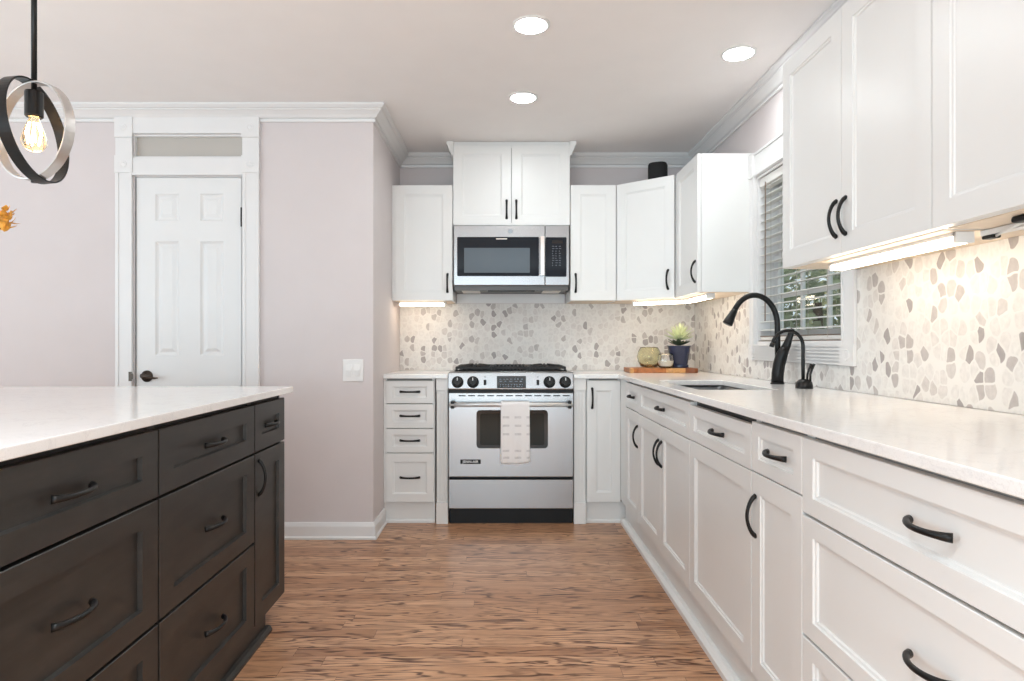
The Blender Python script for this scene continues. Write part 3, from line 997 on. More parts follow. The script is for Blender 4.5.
# -- main faucet
fx, fy = 1.275, 2.955
fa = tag(empty('faucet', (fx, fy, .914)), 'tall matte black gooseneck kitchen faucet behind the sink', 'faucet')
bm = B()
lathe(bm, [(.031, .0003), (.031, .005), (.0275, .009)], (0, 0, 0), 28)
tube(bm, [(0, 0, .008), (.001, -.001, .05), (.005, -.005, .090), (.012, -.012, .125), (.020, -.020, .155), (.026, -.026, .172)],
     [.0272, .0268, .0268, .0265, .0225, .013], 24)
link('body', bm, M['black'], fa, smooth=True)
R = .107
zc = .272
pts = [(.004, .004, .100), (.002, .004, .20), (.002, .004, zc)]
for k in range(1, 17):
    a = k / 16 * math.radians(150)
    pts.append((.002 - R + R * math.cos(a), .004, zc + (R + .034) * math.sin(a)))
bm = B(); tube(bm, pts, [.0128] * len(pts), 16)
link('gooseneck', bm, M['black'], fa, smooth=True)
e = Vector(pts[-1]); d = (e - Vector(pts[-2])).normalized()
bm = B(); tube(bm, [e - d * .005, e + d * .010, e + d * .026, e + d * .056, e + d * .072, e + d * .074], [.0138, .0155, .0175, .0225, .0235, .019], 20)
link('spray_head', bm, M['black'], fa, smooth=True)
bm = B()
tube(bm, [(.018, -.018, .145), (.030, -.030, .180), (.038, -.038, .212), (.046, -.044, .242), (.050, -.047, .256)],
     [.0225, .0185, .0150, .0125, .008], 16, flat=.75)
link('lever', bm, M['black'], fa, smooth=True)

# -- filtered water tap
tap = tag(empty('water_tap', (1.262, 2.665, .914)), 'small matte black filtered water tap with two levers beside the window', 'tap')
bm = B(); lathe(bm, [(.034, .0003), (.034, .012), (.031, .026), (.022, .036), (.010, .040)], (0, 0, 0), 28)
link('base', bm, M['black'], tap, smooth=True)
R = .064
pts = [(-.004, 0, .030), (-.005, 0, .09), (-.005, 0, .178)]
for k in range(1, 15):
    a = k / 14 * math.radians(168)
    pts.append((-.005 - R + R * math.cos(a), 0, .178 + R * math.sin(a)))
bm = B(); tube(bm, pts, [.0075] * 3 + [.0072] * 14, 14)
e = Vector(pts[-1]); d = (e - Vector(pts[-2])).normalized()
tube(bm, [e, e + d * .004, e + d * .018], [.0072, .0095, .0095], 14)
link('spout', bm, M['black'], tap, smooth=True)
for k, dx in ((0, .006), (1, .018)):
    bm = B(); tube(bm, [(dx, -.012 - .004 * k, .030), (dx + .001, -.014, .060), (dx + .007, -.017, .082), (dx + .015, -.018, .103)], [.0045, .0045, .005, .0055], 10)
    link('lever', bm, M['black'], tap, smooth=True)

# ------------------------------------------------------------------ upper cabinets
YU = 4.192          # face of the back uppers
ZU0, ZU1 = 1.387, 2.147
UD = YB - YU - .002


def upper(name, loc, rz, W, D, z0, z1, fronts, label, **kw):
    return cabinet(name, loc, rz, W, D, z0, z1, fronts, label, 'cabinet', open_top=False, stile=.062, rail=.062, hw=.95, **kw)


ucl = upper('wall_cabinet', (-.7315, YU, 0), 0, .3995, UD, ZU0, ZU1,
      [dict(k='door', x=(.0195, .3995 - G), z=(ZU0, ZU1), h=[(.3995 - .034, 1.502, 'v')], hl=.12)],
      'white one door wall cabinet left of the microwave', bottom='under')
link('filler_strip', box(B(), .0005, .0185, .002, .0212, ZU0 + .001, ZU1 - .001), M['cab'], ucl)
mwc = upper('wall_cabinet', (-.330, YU, 0), 0, .772, UD, 1.884, 2.416,
            [dict(k='door', x=(G, .386 - G), z=(1.884, 2.411), h=[(.386 - .032, 1.987, 'v')], hl=.12),
             dict(k='door', x=(.386 + G, .772 - G), z=(1.884, 2.411), h=[(.386 + .032, 1.987, 'v')], hl=.12)],
            'white two door wall cabinet reaching the ceiling above the microwave')
bm = B()
for s in (0, 1):
    p = [(0, H - .095), (.010, H - .095), (.012, H - .080), (.026, H - .056), (.034, H - .030), (.042, H - .024), (.042, H - .0008), (0, H - .0008)]
    prism_xz(bm, [((-a if s == 0 else .772 + a), z) for a, z in p], .004, UD - .08)
box(bm, 0.001, .771, .024, UD - .08, 2.4165, H - .0008)
link('crown', bm, M['cab'], mwc)
upper('wall_cabinet', (.4445, YU, 0), 0, .302, UD, ZU0, ZU1,
      [dict(k='door', x=(G, .302 - G), z=(ZU0, ZU1), h=[(.034, 1.502, 'v')], hl=.12)],
      'white one door wall cabinet right of the microwave', bottom='under')

# diagonal corner wall cabinet
A_, B_ = Vector((.758, 4.208)), Vector((1.080, 3.945))
u = (B_ - A_); Ld = u.length; u.normalize()
ang = math.atan2(u.y, u.x)
nrm = Vector((math.sin(ang), -math.cos(ang)))
o0 = A_ + nrm * .0215
cc = tag(empty('corner_wall_cabinet', (o0.x, o0.y, 0), ang), 'white diagonal corner wall cabinet with a black speaker on top', 'cabinet')
inv = Matrix.Rotation(-ang, 2)


def loc2(x, y):
    return inv @ (Vector((x, y)) - o0)


poly = [loc2(*p) for p in ((.752, YB - .002), (.752, 4.212), (1.082, 3.945), (XR - .002, 3.945), (XR - .002, YB - .002))]
link('body', prism(B(), poly, ZU0, ZU1), M['cab'], cc)
poly2 = [loc2(*p) for p in ((.756, YB - .012), (.756, 4.225), (1.092, 3.955), (XR - .012, 3.955), (XR - .012, YB - .012))]
link('underside_panel', prism(B(), poly2, ZU0 - .002, ZU0 - .0002), M['under'], cc)
d = link('door', shaker(B(), .004, Ld - .010, ZU0, ZU1, .062, .062), M['cab'], cc)
link('handle', pull(B(), Ld - .050, 1.502, 'v', length=.12, w=.95), M['black'], d, smooth=True)

XU = 1.068
upper('wall_cabinet', (XU, 3.943, 0), RR, .450, XR - XU - .002, ZU0, ZU1,
      [dict(k='door', x=(.022, .450 - G), z=(ZU0, ZU1), h=[(.450 - .036, 1.502, 'v')], hl=.12)],
      'white one door wall cabinet between the corner and the window', bottom='under')
ZR = 2.165
upper('wall_cabinet', (XU, 2.432, 0), RR, .846, XR - XU - .002, ZU0, ZR,
      [dict(k='door', x=(G, .423 - G), z=(ZU0, ZR), h=[(.423 - .028, 1.500, 'v')]),
       dict(k='door', x=(.423 + G, .846 - G), z=(ZU0, ZR), h=[(.423 + .028, 1.500, 'v')])],
      'white wall cabinet with two handles right of the window', bottom='under')
upper('wall_cabinet', (XU, 1.585, 0), RR, .846, XR - XU - .002, ZU0, ZR,
      [dict(k='door', x=(G, .423 - G), z=(ZU0, ZR)), dict(k='door', x=(.423 + G, .846 - G), z=(ZU0, ZR), h=[(.423 + .028, 1.500, 'v')])],
      'white wall cabinet cut off by the upper right edge of the photo', bottom='under')

# -- under cabinet light bars


def bar(cx, cy, ln, ang, label, w=.046):
    r = tag(empty('light_bar', (cx, cy, ZU0 - .0022), ang), label, 'light', 'under cabinet light bars')
    bm = B(); box(bm, -ln / 2, ln / 2, -w / 2, w / 2, -.010, -.0003)
    link('housing', bm, M['plate'], r)
    link('diffuser', prism_yz(B(), [(-w / 2 + .002, -.0101), (-w / 2 + .004, -.027), (w / 2 - .004, -.027), (w / 2 - .002, -.0101)], -ln / 2 + .004, ln / 2 - .004), M['bar'], r)
    for s in (-1, 1):
        link('end_cap', box(B(), s * ln / 2 - .006, s * ln / 2 + .006, -w / 2, w / 2, -.028, -.0003), M['plate'], r)
    return r


bar(-.545, 4.30, .31, 0, 'lit light bar under the wall cabinet left of the microwave')
bar(1.035, 4.125, .40, ang, 'lit light bar under the diagonal corner cabinet')
bar(1.165, 3.74, .34, PI / 2, 'lit light bar under the wall cabinet beside the window')
bar(1.170, 1.925, .62, PI / 2, 'long lit light bar under the two handled cabinet right of the window')
cn = tag(empty('light_connector', (1.215, 1.49, ZU0 - .0022)), 'unlit strip and cable beyond the long light bar at the right edge', 'light strip')
bm = B(); box(bm, -.014, .014, -.32, .112, -.014, -.0003)
link('strip', bm, M['plate'], cn, bevel=.002)
bm = B(); box(bm, -.012, .012, .075, .110, -.023, -.0142)
link('plug', bm, M['blackplastic'], cn, bevel=.003)
bm = B(); tube(bm, [(0, .076, -.018), (-.02, .03, -.016), (-.05, -.08, -.008), (-.06, -.22, -.007), (-.06, -.32, -.007)], .0035, 8)
link('cable', bm, M['plate'], cn, smooth=True)
pk = tag(empty('power_adapter', (1.150, 1.385, ZU0 - .0022)), 'small black adapter fixed under the rightmost wall cabinet', 'adapter')
link('case', box(B(), -.014, .014, -.040, .040, -.015, -.0003), M['blackplastic'], pk, bevel=.005)

# ------------------------------------------------------------------ range
RX0, RX1, RF = -.3335, .4305, 3.872
rc = (RX0 + RX1) / 2
hw_ = (RX1 - RX0) / 2
rg_ = tag(empty('range', (rc, RF, 0)), 'stainless steel slide in gas range with a towel on its oven handle', 'range')
bm = B(); box(bm, -hw_ + .004, hw_ - .004, .046, YB - RF - .012, .02, .905)
link('body', bm, M['blackplastic'], rg_)
bm = B(); box(bm, -hw_ + .006, hw_ - .006, .035, .060, 0, .094)
link('kick_plate', bm, M['blackplastic'], rg_)
bm = B(); box(bm, -hw_ + .001, hw_ - .001, .0, .044, .097, .274)
dr = link('warming_drawer', bm, M['steel'], rg_, bevel=.004)
# oven door with window opening
DZ0, DZ1 = .290, .803
wx0, wx1, wz0, wz1 = -.210, .225, .465, .698
bm = B()
us = [-hw_ + .001, wx0, wx1, hw_ - .001]
upright(bm, us, [DZ0, wz0, wz1, DZ1], 0, .044, lambda x, z: False, 'x')
od = link('oven_door', bm, M['steel'], rg_, bevel=.004)
bm = B(); prism_xz(bm, rrect(wx0, wx1, wz0, wz1, .022), -.0025, -.0003)
win_o = link('oven_window', bm, M['blackgloss'], od)
bm = B(); prism_xz(bm, rrect(wx0 + .022, wx1 - .022, wz0 + .020, wz1 - .020, .012), -.0032, -.0026)
link('glass', bm, M['ovenglass'], win_o)
bm = B()
for k in range(12):
    x = -.318 + k * .0575
    box(bm, x, x + .042, -.0012, .001, .782, .7885)
link('vent_slots', bm, M['blackplastic'], od)
hd = empty('door_handle', (0, 0, 0)); hd.parent = od
bm = B(); tube(bm, [(-.372, -.050, .735), (.372, -.050, .735)], .0135, 20)
link('bar', bm, M['brightbar'], hd, smooth=True)
for s in (-1, 1):
    bm = B()
    box(bm, s * .352 - .011, s * .352 + .011, -.062, -.0005, .712, .757)
    link('bracket', bm, M['black'], hd, bevel=.004)
bd = link('badge', box(B(), -.308, -.184, -.003, -.0003, .370, .397), M['blackplastic'], od, bevel=.001)


def text(name, body, size, loc, parent, mat, rot=(PI / 2, 0, 0), bold=0.0, sx=1.0):
    cu = bpy.data.curves.new(name, 'FONT')
    cu.body = body; cu.size = size; cu.align_x = 'CENTER'; cu.align_y = 'CENTER'; cu.extrude = .0004; cu.offset = bold
    cu.materials.append(mat)
    tmp = bpy.data.objects.new(name, cu); C.objects.link(tmp)
    bpy.context.view_layer.update()
    me = bpy.data.meshes.new_from_object(tmp.evaluated_get(bpy.context.evaluated_depsgraph_get()))
    bpy.data.objects.remove(tmp)
    o = bpy.data.objects.new(name, me); C.objects.link(o)
    o.location = loc; o.rotation_euler = rot; o.scale = (sx, 1, 1)
    o.parent = parent
    return o


text('badge_lettering', 'JENN-AIR', .020, (-.246, -.0036, .3833), bd, M['white'], bold=.0004, sx=1.15)
# sloped control panel
bm = B()
prism_yz(bm, [(.0, .822), (-.004, .828), (.010, .922), (.016, .928), (.075, .928), (.075, .822)], -hw_, hw_)
cp = link('control_panel', bm, M['steel'], rg_, bevel=.003)
bm = B(); box(bm, -hw_ + .002, hw_ - .002, .012, .05, .803, .823)
link('gap_strip', bm, M['blackplastic'], rg_)
tilt = math.atan2(.014, .094)


def face_y(z):
    return -.004 + (z - .828) / .094 * .014


for kx in (-.325, -.231, .234, .330):
    k = empty('knob', (kx, face_y(.868) - .0005, .868)); k.rotation_euler = (-tilt, 0, 0); k.parent = rg_
    link('skirt', lathe(B(), [(.036, 0), (.036, -.006), (.030, -.010)], (0, 0, 0), 28, 'y'), M['blackplastic'], k, smooth=False)
    bm = B(); lathe(bm, [(.027, -.010), (.025, -.030), (.022, -.032), (.003, -.032)], (0, 0, 0), 24, 'y')
    box(bm, -.006, .006, -.037, -.010, -.025, .025)
    link('grip', bm, M['black'], k)
    link('pointer', box(B(), -.002, .002, -.0378, -.0371, .006, .024), M['white'], k)
for bx in (-.158, .164):
    bm = B(); z = .866; box(bm, bx - .008, bx + .008, face_y(z) - .007, face_y(z) + .004, z - .016, z + .016)
    link('rocker_button', bm, M['blackplastic'], rg_, bevel=.002)
    bm = B(); box(bm, bx - .004, bx + .004, face_y(.9) - .001, face_y(.9) + .004, .897, .901)
    link('button_mark', bm, M['blackplastic'], rg_)
dp = empty('display', (.003, face_y(.868), .868)); dp.rotation_euler = (-tilt, 0, 0); dp.parent = rg_
link('screen', box(B(), -.0885, .0885, -.003, .004, -.037, .037), M['blackgloss'], dp, bevel=.002)
bm = B()
random.seed(3)
for zz, n in ((.018, 7), (.004, 5), (-.016, 9), (-.027, 9)):
    for k in range(n):
        w = .150 / n
        a = -.075 + k * w + random.uniform(.001, .006)
        box(bm, a, a + w * random.uniform(.35, .62), -.0036, -.003, zz - .0025, zz + random.uniform(.0005, .0035))
link('key_legends', bm, M['grey'], dp)
# cooktop and grates
ct = link('cooktop', box(B(), -hw_ + .001, hw_ - .001, .075, YB - RF - .014, .905, .930), M['steel'], rg_, bevel=.003)
bm = B(); box(bm, -hw_ + .03, hw_ - .03, .100, YB - RF - .05, .930, .936)
link('burner_pan', bm, M['blackgloss'], rg_, bevel=.003)
for k, (a, b_) in enumerate(((-.345, -.122), (-.118, .118), (.122, .345))):
    g = link('grate', B(), M['iron'], rg_)
    bm = B(); y0, y1 = .115, .575
    zt = .958
    for yy in (y0, y1):
        box(bm, a, b_, yy - .006, yy + .006, zt - .014, zt)
    for xx in (a + .006, b_ - .006):
        box(bm, xx - .006, xx + .006, y0, y1, zt - .014, zt)
    box(bm, a, b_, (y0 + y1) / 2 - .006, (y0 + y1) / 2 + .006, zt - .014, zt)
    for xx, yy in ((a + .006, y0), (b_ - .006, y0), (a + .006, y1), (b_ - .006, y1)):
        box(bm, xx - .007, xx + .007, yy - .007, yy + .007, .9362, zt)
    cx = (a + b_) / 2
    if k != 1:
        for cy in (y0 + .115, y1 - .115):
            for m_ in range(4):
                an = m_ * PI / 2 + PI / 4
                p0 = (cx + .030 * math.cos(an), cy + .030 * math.sin(an), zt + .004); p1 = (cx + .125 * math.cos(an) * .8, cy + .125 * math.sin(an) * .9, zt - .003)
                tube(bm, [p0, p1], .006, 6)
            for m_ in range(4):
                an = m_ * PI / 2
                tube(bm, [(cx + .028 * math.cos(an), cy + .028 * math.sin(an), zt + .005), (cx + .10 * math.cos(an), cy + .105 * math.sin(an), zt - .004)], .0055, 6)
    else:
        for m_ in range(9):
            xx = a + .022 + m_ * .024
            box(bm, xx - .004, xx + .004, y0, y1, zt - .010, zt + .003)
    bm.to_mesh(g.data); bm.free()
    if k != 1:
        for cy in (y0 + .115, y1 - .115):
            link('burner', lathe(B(), [(.048, .9361), (.048, .942), (.036, .946), (.034, .950), (.004, .951)], (cx, cy, 0), 24), M['iron'], rg_)

# towel draped over the oven handle
tw = B()
n_u, prof_t = 22, []
yb = RF - .050
for k in range(25):     # front fall, from hem to bar
    prof_t.append((yb - .0185 - .004 * math.sin(k / 24 * PI), .386 + (0.735 - .386) * k / 24))
for k in range(1, 10):
    a = PI - PI * k / 10
    prof_t.append((yb + .0185 * math.cos(a), .735 + .0185 * math.sin(a)))
for k in range(15):
    prof_t.append((yb + .0185, .735 - .26 * k / 14))
tx0, tx1 = -.0125, .1590
grid = []
for j, (y, z) in enumerate(prof_t):
    row = []
    for i in range(n_u + 1):
        f = i / n_u
        down = max(0, (.735 - z) / .36) if j < 25 else 0
        wob = .0055 * down * math.sin(f * 9.0 + .6) + .003 * down * math.sin(f * 21)
        hem = (-.012 * f + .010 * math.sin(f * 2.6)) * (1 if j < 6 else 0) * (1 - j / 6 if j < 6 else 0)
        xx = tx0 + (tx1 - tx0) * f + .004 * down * (f - .5)
        row.append(tw.verts.new((xx, y - abs(wob) if j < 25 else y, z - hem)))
    grid.append(row)
for a, b_ in zip(grid, grid[1:]):
    for i in range(n_u):
        tw.faces.new((a[i], a[i + 1], b_[i + 1], b_[i]))
bmesh.ops.recalc_face_normals(tw, faces=tw.faces[:])
tow = link('dish_towel', tw, M['towel'], smooth=True)
md = tow.modifiers.new('thickness', 'SOLIDIFY'); md.thickness = .003; md.offset = 0
tag(tow, 'white woven dish towel with grey dashes hanging from the oven handle', 'towel')

# ------------------------------------------------------------------ microwave
MF = 4.172
mc = (-.3245 + .4345) / 2
mh = .3795
MZ0, MZ1 = 1.455, 1.880
mw = tag(empty('microwave', (mc, MF, MZ0)), 'stainless over the range microwave under the tall wall cabinet', 'microwave')
h = MZ1 - MZ0
bm = B(); box(bm, -mh + .003, mh - .003, .034, YB - MF - .012, .0, h - .001)
link('body', bm, M['darksteel'], mw)
# underside fittings
bm = B(); box(bm, -.155, .155, .040, .110, -.006, -.0003)
link('vent_grille', bm, M['blackplastic'], mw)
for s in (-1, 1):
    bm = B(); box(bm, s * .270 - .060, s * .270 + .060, .060, .24, -.005, -.0003)
    link('lamp_lens', bm, M['mwlens'], mw, bevel=.002)
bm = B(); box(bm, -.15, .15, .13, .27, -.004, -.0003)
link('grease_filter', bm, M['darksteel'], mw)
split = .221
bm = B(); box(bm, -mh, split - .001, 0, .033, .030, h)
md_ = link('door', bm, M['steel'], mw, bevel=.004)
bm = B(); prism_xz(bm, rrect(-mh + .024, split - .040, .090, h - .078, .008), -.003, -.0003)
dg = link('dark_glass', bm, M['mwglass'], md_)
bm = B(); prism_xz(bm, rrect(-mh + .070, split - .100, .112, h - .150, .004), -.0038, -.0031)
link('viewing_window', bm, M['mwpane'], dg)
bm = B(); box(bm, -.100, -.028, -.0037, -.0031, h - .094, h - .088)
link('trim_mark', bm, M['chrome'], dg)
mhd = empty('door_handle', (split - .019, 0, 0)); mhd.parent = md_
bm = B(); prism(bm, [(x, y) for x, y in rrect(-.016, .016, -.048, -.028, .008)], .092, h - .080)
link('grip', bm, M['chrome'], mhd)
bm = B()
for z in (.106, h - .096):
    box(bm, -.010, .010, -.029, -.0005, z - .010, z + .010)
link('standoff', bm, M['chrome'], mhd)
# round emblem
em = link('emblem', lathe(B(), [(.0155, 0), (.0155, -.002), (.0135, -.0025)], (-.006, -.0003, h - .041), 28, 'y'), M['emblem'], md_)
bm = B()
ring = [(-.006 + .0118 * math.cos(2 * PI * k / 28), -.0032, h - .041 + .0118 * math.sin(2 * PI * k / 28)) for k in range(28)]
tube(bm, ring, .0013, 6, closed=True)
for s in (-1, 1):
    cv = [(-.006 + s * .0035 + .0038 * math.cos(t * .55 + (0.5 if s < 0 else -1.2)) * (1 - t * .05), -.0032, h - .041 + .0052 * math.sin(t * .55 + (0.5 if s < 0 else -1.2))) for t in range(11)]
    tube(bm, cv, .0008, 6)
link('emblem_script', bm, M['grey'], em)
bm = B(); box(bm, split + .001, mh, 0, .033, .030, h)
pn = link('control_section', bm, M['steel'], mw, bevel=.004)
bm = B(); prism_xz(bm, rrect(split + .004, mh - .018, .086, h - .080, .006), -.003, -.0003)
kp = link('keypad', bm, M['mwglass'], pn)
bm = B(); box(bm, split + .045, mh - .042, -.0035, -.0031, h - .120, h - .100)
link('clock_display', bm, M['blackgloss'], kp)
bm = B()
for r in range(9):
    for c in range(3):
        x = split + .046 + c * .0225
        z = h - .138 - r * .0155
        ww, hh = random.choice(((.012, .003), (.008, .004), (.014, .0025), (.005, .005)))
        box(bm, x, x + ww, -.0035, -.0031, z - hh, z)
link('key_legends', bm, M['grey'], kp)
# wall filler below the microwave
struct('trim_2', box(B(), -.326, .436, YB - .014, YB - .0005, 1.390, 1.454), M['trim'], label='white strip on the wall under the microwave', cat='trim')

# ------------------------------------------------------------------ things on the right counter
bo = tag(empty('serving_board', (1.033, 4.185, .9145)), 'rectangular wooden serving board of mixed strips in the counter corner', 'board')
bm = B()
random.seed(11)
pts = []
for k in range(17):
    pts.append((-.217 + .434 * k / 16, -.115 + random.uniform(-.004, .004)))
for k in range(17):
    pts.append((.217 - .434 * k / 16, .115 + random.uniform(-.004, .004)))
prism(bm, pts, .0, .030)
link('slab', bm, M['board'], bo, bevel=.004)
ZBd = .9145 + .0303

pot = tag(empty('potted_succulent', (1.155, 4.170, ZBd)), 'spiky pale green succulent in a navy pot on the wooden board', 'potted plant')
bm = B(); lathe(bm, [(.056, .0), (.060, .004), (.060, .018), (.055, .022)], (0, 0, 0), 36)
link('saucer', bm, M['navy'], pot, smooth=False)
bm = B(); lathe(bm, [(.052, .010), (.053, .02), (.074, .136), (.0755, .140), (.0755, .144), (.071, .144), (.066, .120), (.066, .118)], (0, 0, 0), 36)
link('pot', bm, M['navy'], pot, smooth=True)
link('soil', lathe(B(), [(.066, .118), (.064, .124), (.01, .128)], (0, 0, 0), 24), M['soil'], pot)


def leaf(bm, base, az, el, ln, w, th=.006, curl=.25):
    n = 7
    rows = []
    d = Vector((math.cos(az) * math.cos(el), math.sin(az) * math.cos(el), math.sin(el)))
    side = Vector((-math.sin(az), math.cos(az), 0))
    up = d.cross(side) * -1
    if up.z < 0: up = -up
    for k in range(n):
        t = k / (n - 1)
        c = Vector(base) + d * (ln * t) + up * (curl * ln * (t * t) * .6) - Vector((0, 0, 1)) * (0.0)
        ww = w * (math.sin(PI * min(1, .25 + .75 * t)) ** .7) * (1 - t * .15) if t < 1 else .0006
        tt = th * (1 - t) + .0006
        rows.append([bm.verts.new(c + side * ww + up * tt * .5), bm.verts.new(c + up * -tt * .2), bm.verts.new(c - side * ww + up * tt * .5), bm.verts.new(c - up * tt)])
    for a, b_ in zip(rows, rows[1:]):
        for i in range(4):
            bm.faces.new((a[i], a[(i + 1) % 4], b_[(i + 1) % 4], b_[i]))
    bm.faces.new(rows[0]); bm.faces.new(rows[-1])


bm = B()
for ring_, (cnt, el, ln) in enumerate(((13, .10, .105), (12, .45, .110), (10, .8, .105), (7, 1.15, .095))):
    for k in range(cnt):
        leaf(bm, (0, 0, .185 + .004 * ring_), 2 * PI * k / cnt + ring_ * .3, el + random.uniform(-.1, .1), ln * random.uniform(.85, 1.1), .011, curl=.2)
link('rosette', bm, M['leaf'], pot)
bm = B()
for k in range(13):
    leaf(bm, (0, 0, .150), 2 * PI * k / 13, random.uniform(.05, .40), .086 * random.uniform(.8, 1.1), .020, curl=.35)
tube(bm, [(0, 0, .122), (0, 0, .192)], .010, 8)
link('outer_leaves', bm, M['leafdark'], pot)

va = tag(empty('glass_vase', (.975, 4.245, ZBd)), 'squat olive glass vase on the wooden board left of the succulent', 'vase')
bm = B()
lathe(bm, [(.040, .0), (.055, .006), (.074, .040), (.080, .072), (.074, .104), (.060, .128), (.056, .134), (.053, .132), (.056, .124), (.069, .102), (.075, .072), (.069, .042), (.050, .012), (.004, .010)], (0, 0, 0), 40)
link('shell', bm, M['olive'], va, smooth=True)
cd = tag(empty('candle_glass', (1.052, 4.112, ZBd)), 'small clear glass candle holder in front of the olive vase', 'candle')
bm = B(); lathe(bm, [(.036, .0), (.049, .010), (.053, .040), (.049, .080), (.044, .094), (.042, .092), (.046, .078), (.050, .040), (.046, .012), (.004, .008)], (0, 0, 0), 36)
link('holder', bm, M['clear'], cd, smooth=True)
link('wax', lathe(B(), [(.044, .0125), (.0490, .046), (.004, .047)], (0, 0, 0), 30), M['wax'], cd, smooth=False)
link('wick', tube(B(), [(0, 0, .0465), (.001, 0, .056)], .001, 6), M['black'], cd)

sp = tag(empty('speaker', (1.022, 4.20, ZU1 + .0005)), 'small black speaker standing on the corner wall cabinet', 'speaker')
sp.rotation_euler = (0, 0, ang * .6)
bm = B(); prism(bm, rrect(-.062, .062, -.055, .055, .045, 8), .006, .136)
link('grille', bm, M['fabric'], sp, bevel=.006, seg=3)
link('top_cap', prism(B(), rrect(-.058, .058, -.051, .051, .042, 8), .1362, .143), M['blackplastic'], sp, bevel=.003)
link('foot', prism(B(), rrect(-.055, .055, -.048, .048, .04, 8), .0, .0058), M['blackplastic'], sp)

# ------------------------------------------------------------------ recessed lights
SPOTS = [((.118, 2.67), 'round lit recessed ceiling light nearest the camera over the aisle'),
         ((.109, 3.455), 'round lit recessed ceiling light in front of the microwave cabinet'),
         ((1.085, 2.93), 'round lit recessed ceiling light over the sink near the right wall')]
first = None
for (x, y), lab in SPOTS:
    if first is None:
        first = empty('recessed_light', (x, y, H))
        bm = B(); lathe(bm, [(.080, -.0004), (.080, -.004), (.074, -.007), (.066, -.006), (.065, -.0004)], (0, 0, 0), 40)
        link('trim_ring', bm, M['plate'], first, smooth=False)
        link('lens', lathe(B(), [(.0645, -.0006), (.0645, -.0045), (.004, -.0050)], (0, 0, 0), 40), M['lens'], first)
        o = first
    else:
        o = copy_tree(first); o.location = (x, y, H)
    tag(o, lab, 'ceiling light', 'recessed ceiling lights')

# ------------------------------------------------------------------ island
TI = .0126
IRZ = PI / 2 + TI


def isl(xp, d):
    """Point on a line parallel to the island's face: offset xp from the camera axis at depth d."""
    return (xp - TI * d, d)


XI = -.865
ids = [.970, 1.637, 2.290, 2.615]
labs = ['charcoal three drawer island cabinet nearest the camera', 'charcoal three drawer island cabinet in the middle of the row', 'narrow charcoal island cabinet with a small drawer over a door']
for i in range(3):
    W = ids[i + 1] - ids[i]
    g = .004
    if i < 2:
        fr = [dict(k='drawer', x=(g, W - g), z=(a, b_), st=.072, rl=.056, dp=.012, h=[(W / 2, (a + b_) / 2 + .002, 'h')], hl=.128) for a, b_ in ((.708, .880), (.388, .700), (.080, .380))]
    else:
        fr = [dict(k='drawer', x=(g, W - .001), z=(.708, .880), st=.066, rl=.056, dp=.012, h=[(W / 2, .794, 'h')], hl=.118),
              dict(k='door', x=(g, W - .001), z=(.080, .700), st=.066, rl=.062, dp=.011, h=[(.038, .611, 'v')], hl=.128)]
    p = isl(XI, ids[i])
    cabinet('island_cabinet', (p[0], p[1], 0), IRZ, W, .60, .078, .8965, fr, labs[i], 'cabinet', 'island cabinets', mat='island', gapmat='islandgap', hw=1.0)
# plinth under the whole island with a shoe moulding
ibase = tag(empty('island_plinth', (*isl(XI, .970), 0), IRZ), 'charcoal plinth and shoe moulding under the island cabinets', 'plinth')
LI = 1.645
bm = B(); box(bm, .0, LI - .185, .012, 1.30, .0, .0775)
link('board', bm, M['island'], ibase)
bm = B(); prism_yz(bm, [(.0118, .0), (-.010, .0), (-.010, .010), (-.002, .022), (.0118, .024)], .0, LI - .175)
link('shoe_moulding', bm, M['island'], ibase)
bk = tag(link('island_back_panel', box(B(), .0, LI, .605, 1.40, .078, .8965), M['island'], None, bevel=.002),
         'charcoal back half of the island behind the drawer cabinets', 'island panel')
bk.location = (*isl(XI, .970), 0); bk.rotation_euler = (0, 0, IRZ)
it = tag(empty('island_countertop', (*isl(XI, .970), .897), IRZ), 'white quartz countertop on the charcoal island', 'countertop')
bm = B(); box(bm, -.05, 2.675 - .970, -.016, 1.60, 0, .025)
link('slab', bm, M['quartz'], it, bevel=.003)

# vase with amber sprays on the island, mostly outside the frame
fv = tag(empty('flower_arrangement', (-1.90, 2.20, .9225)), 'orange amber flower spray cut off by the left edge', 'flowers')
link('vase', lathe(B(), [(.045, .0), (.070, .03), (.080, .10), (.060, .19), (.038, .24), (.044, .26), (.038, .258), (.032, .24), (.050, .19), (.006, .03)], (0, 0, 0), 32), M['ceramic'], fv, smooth=True)
random.seed(21)
bs = B()
for k in range(7):
    a = 2 * PI * k / 7
    tip = Vector((.075 * math.cos(a), .075 * math.sin(a), .545 + random.uniform(-.05, .05)))
    if k == 0:
        tip = Vector((.172, .0, .607))
    tube(bs, [(0, 0, .22), (tip.x * .4, tip.y * .4, .36), tip], [.003, .0025, .002], 6)
    bp_ = B()
    for q in range(34):
        v = Vector((random.gauss(0, 1), random.gauss(0, 1), random.gauss(0, 1))).normalized()
        c = tip + Vector((v.x * .016, v.y * .016, v.z * .040))
        leaf(bp_, c, math.atan2(v.y, v.x) + random.uniform(-.5, .5), random.uniform(-.5, 1.0), random.uniform(.020, .032), .010, th=.002, curl=.6)
    lathe(bp_, [(.004, -.036), (.014, -.02), (.016, .0), (.012, .024), (.003, .036)], tip, 12)
    link('flower_head', bp_, M['orange'], fv)
link('stems', bs, M['stem'], fv)

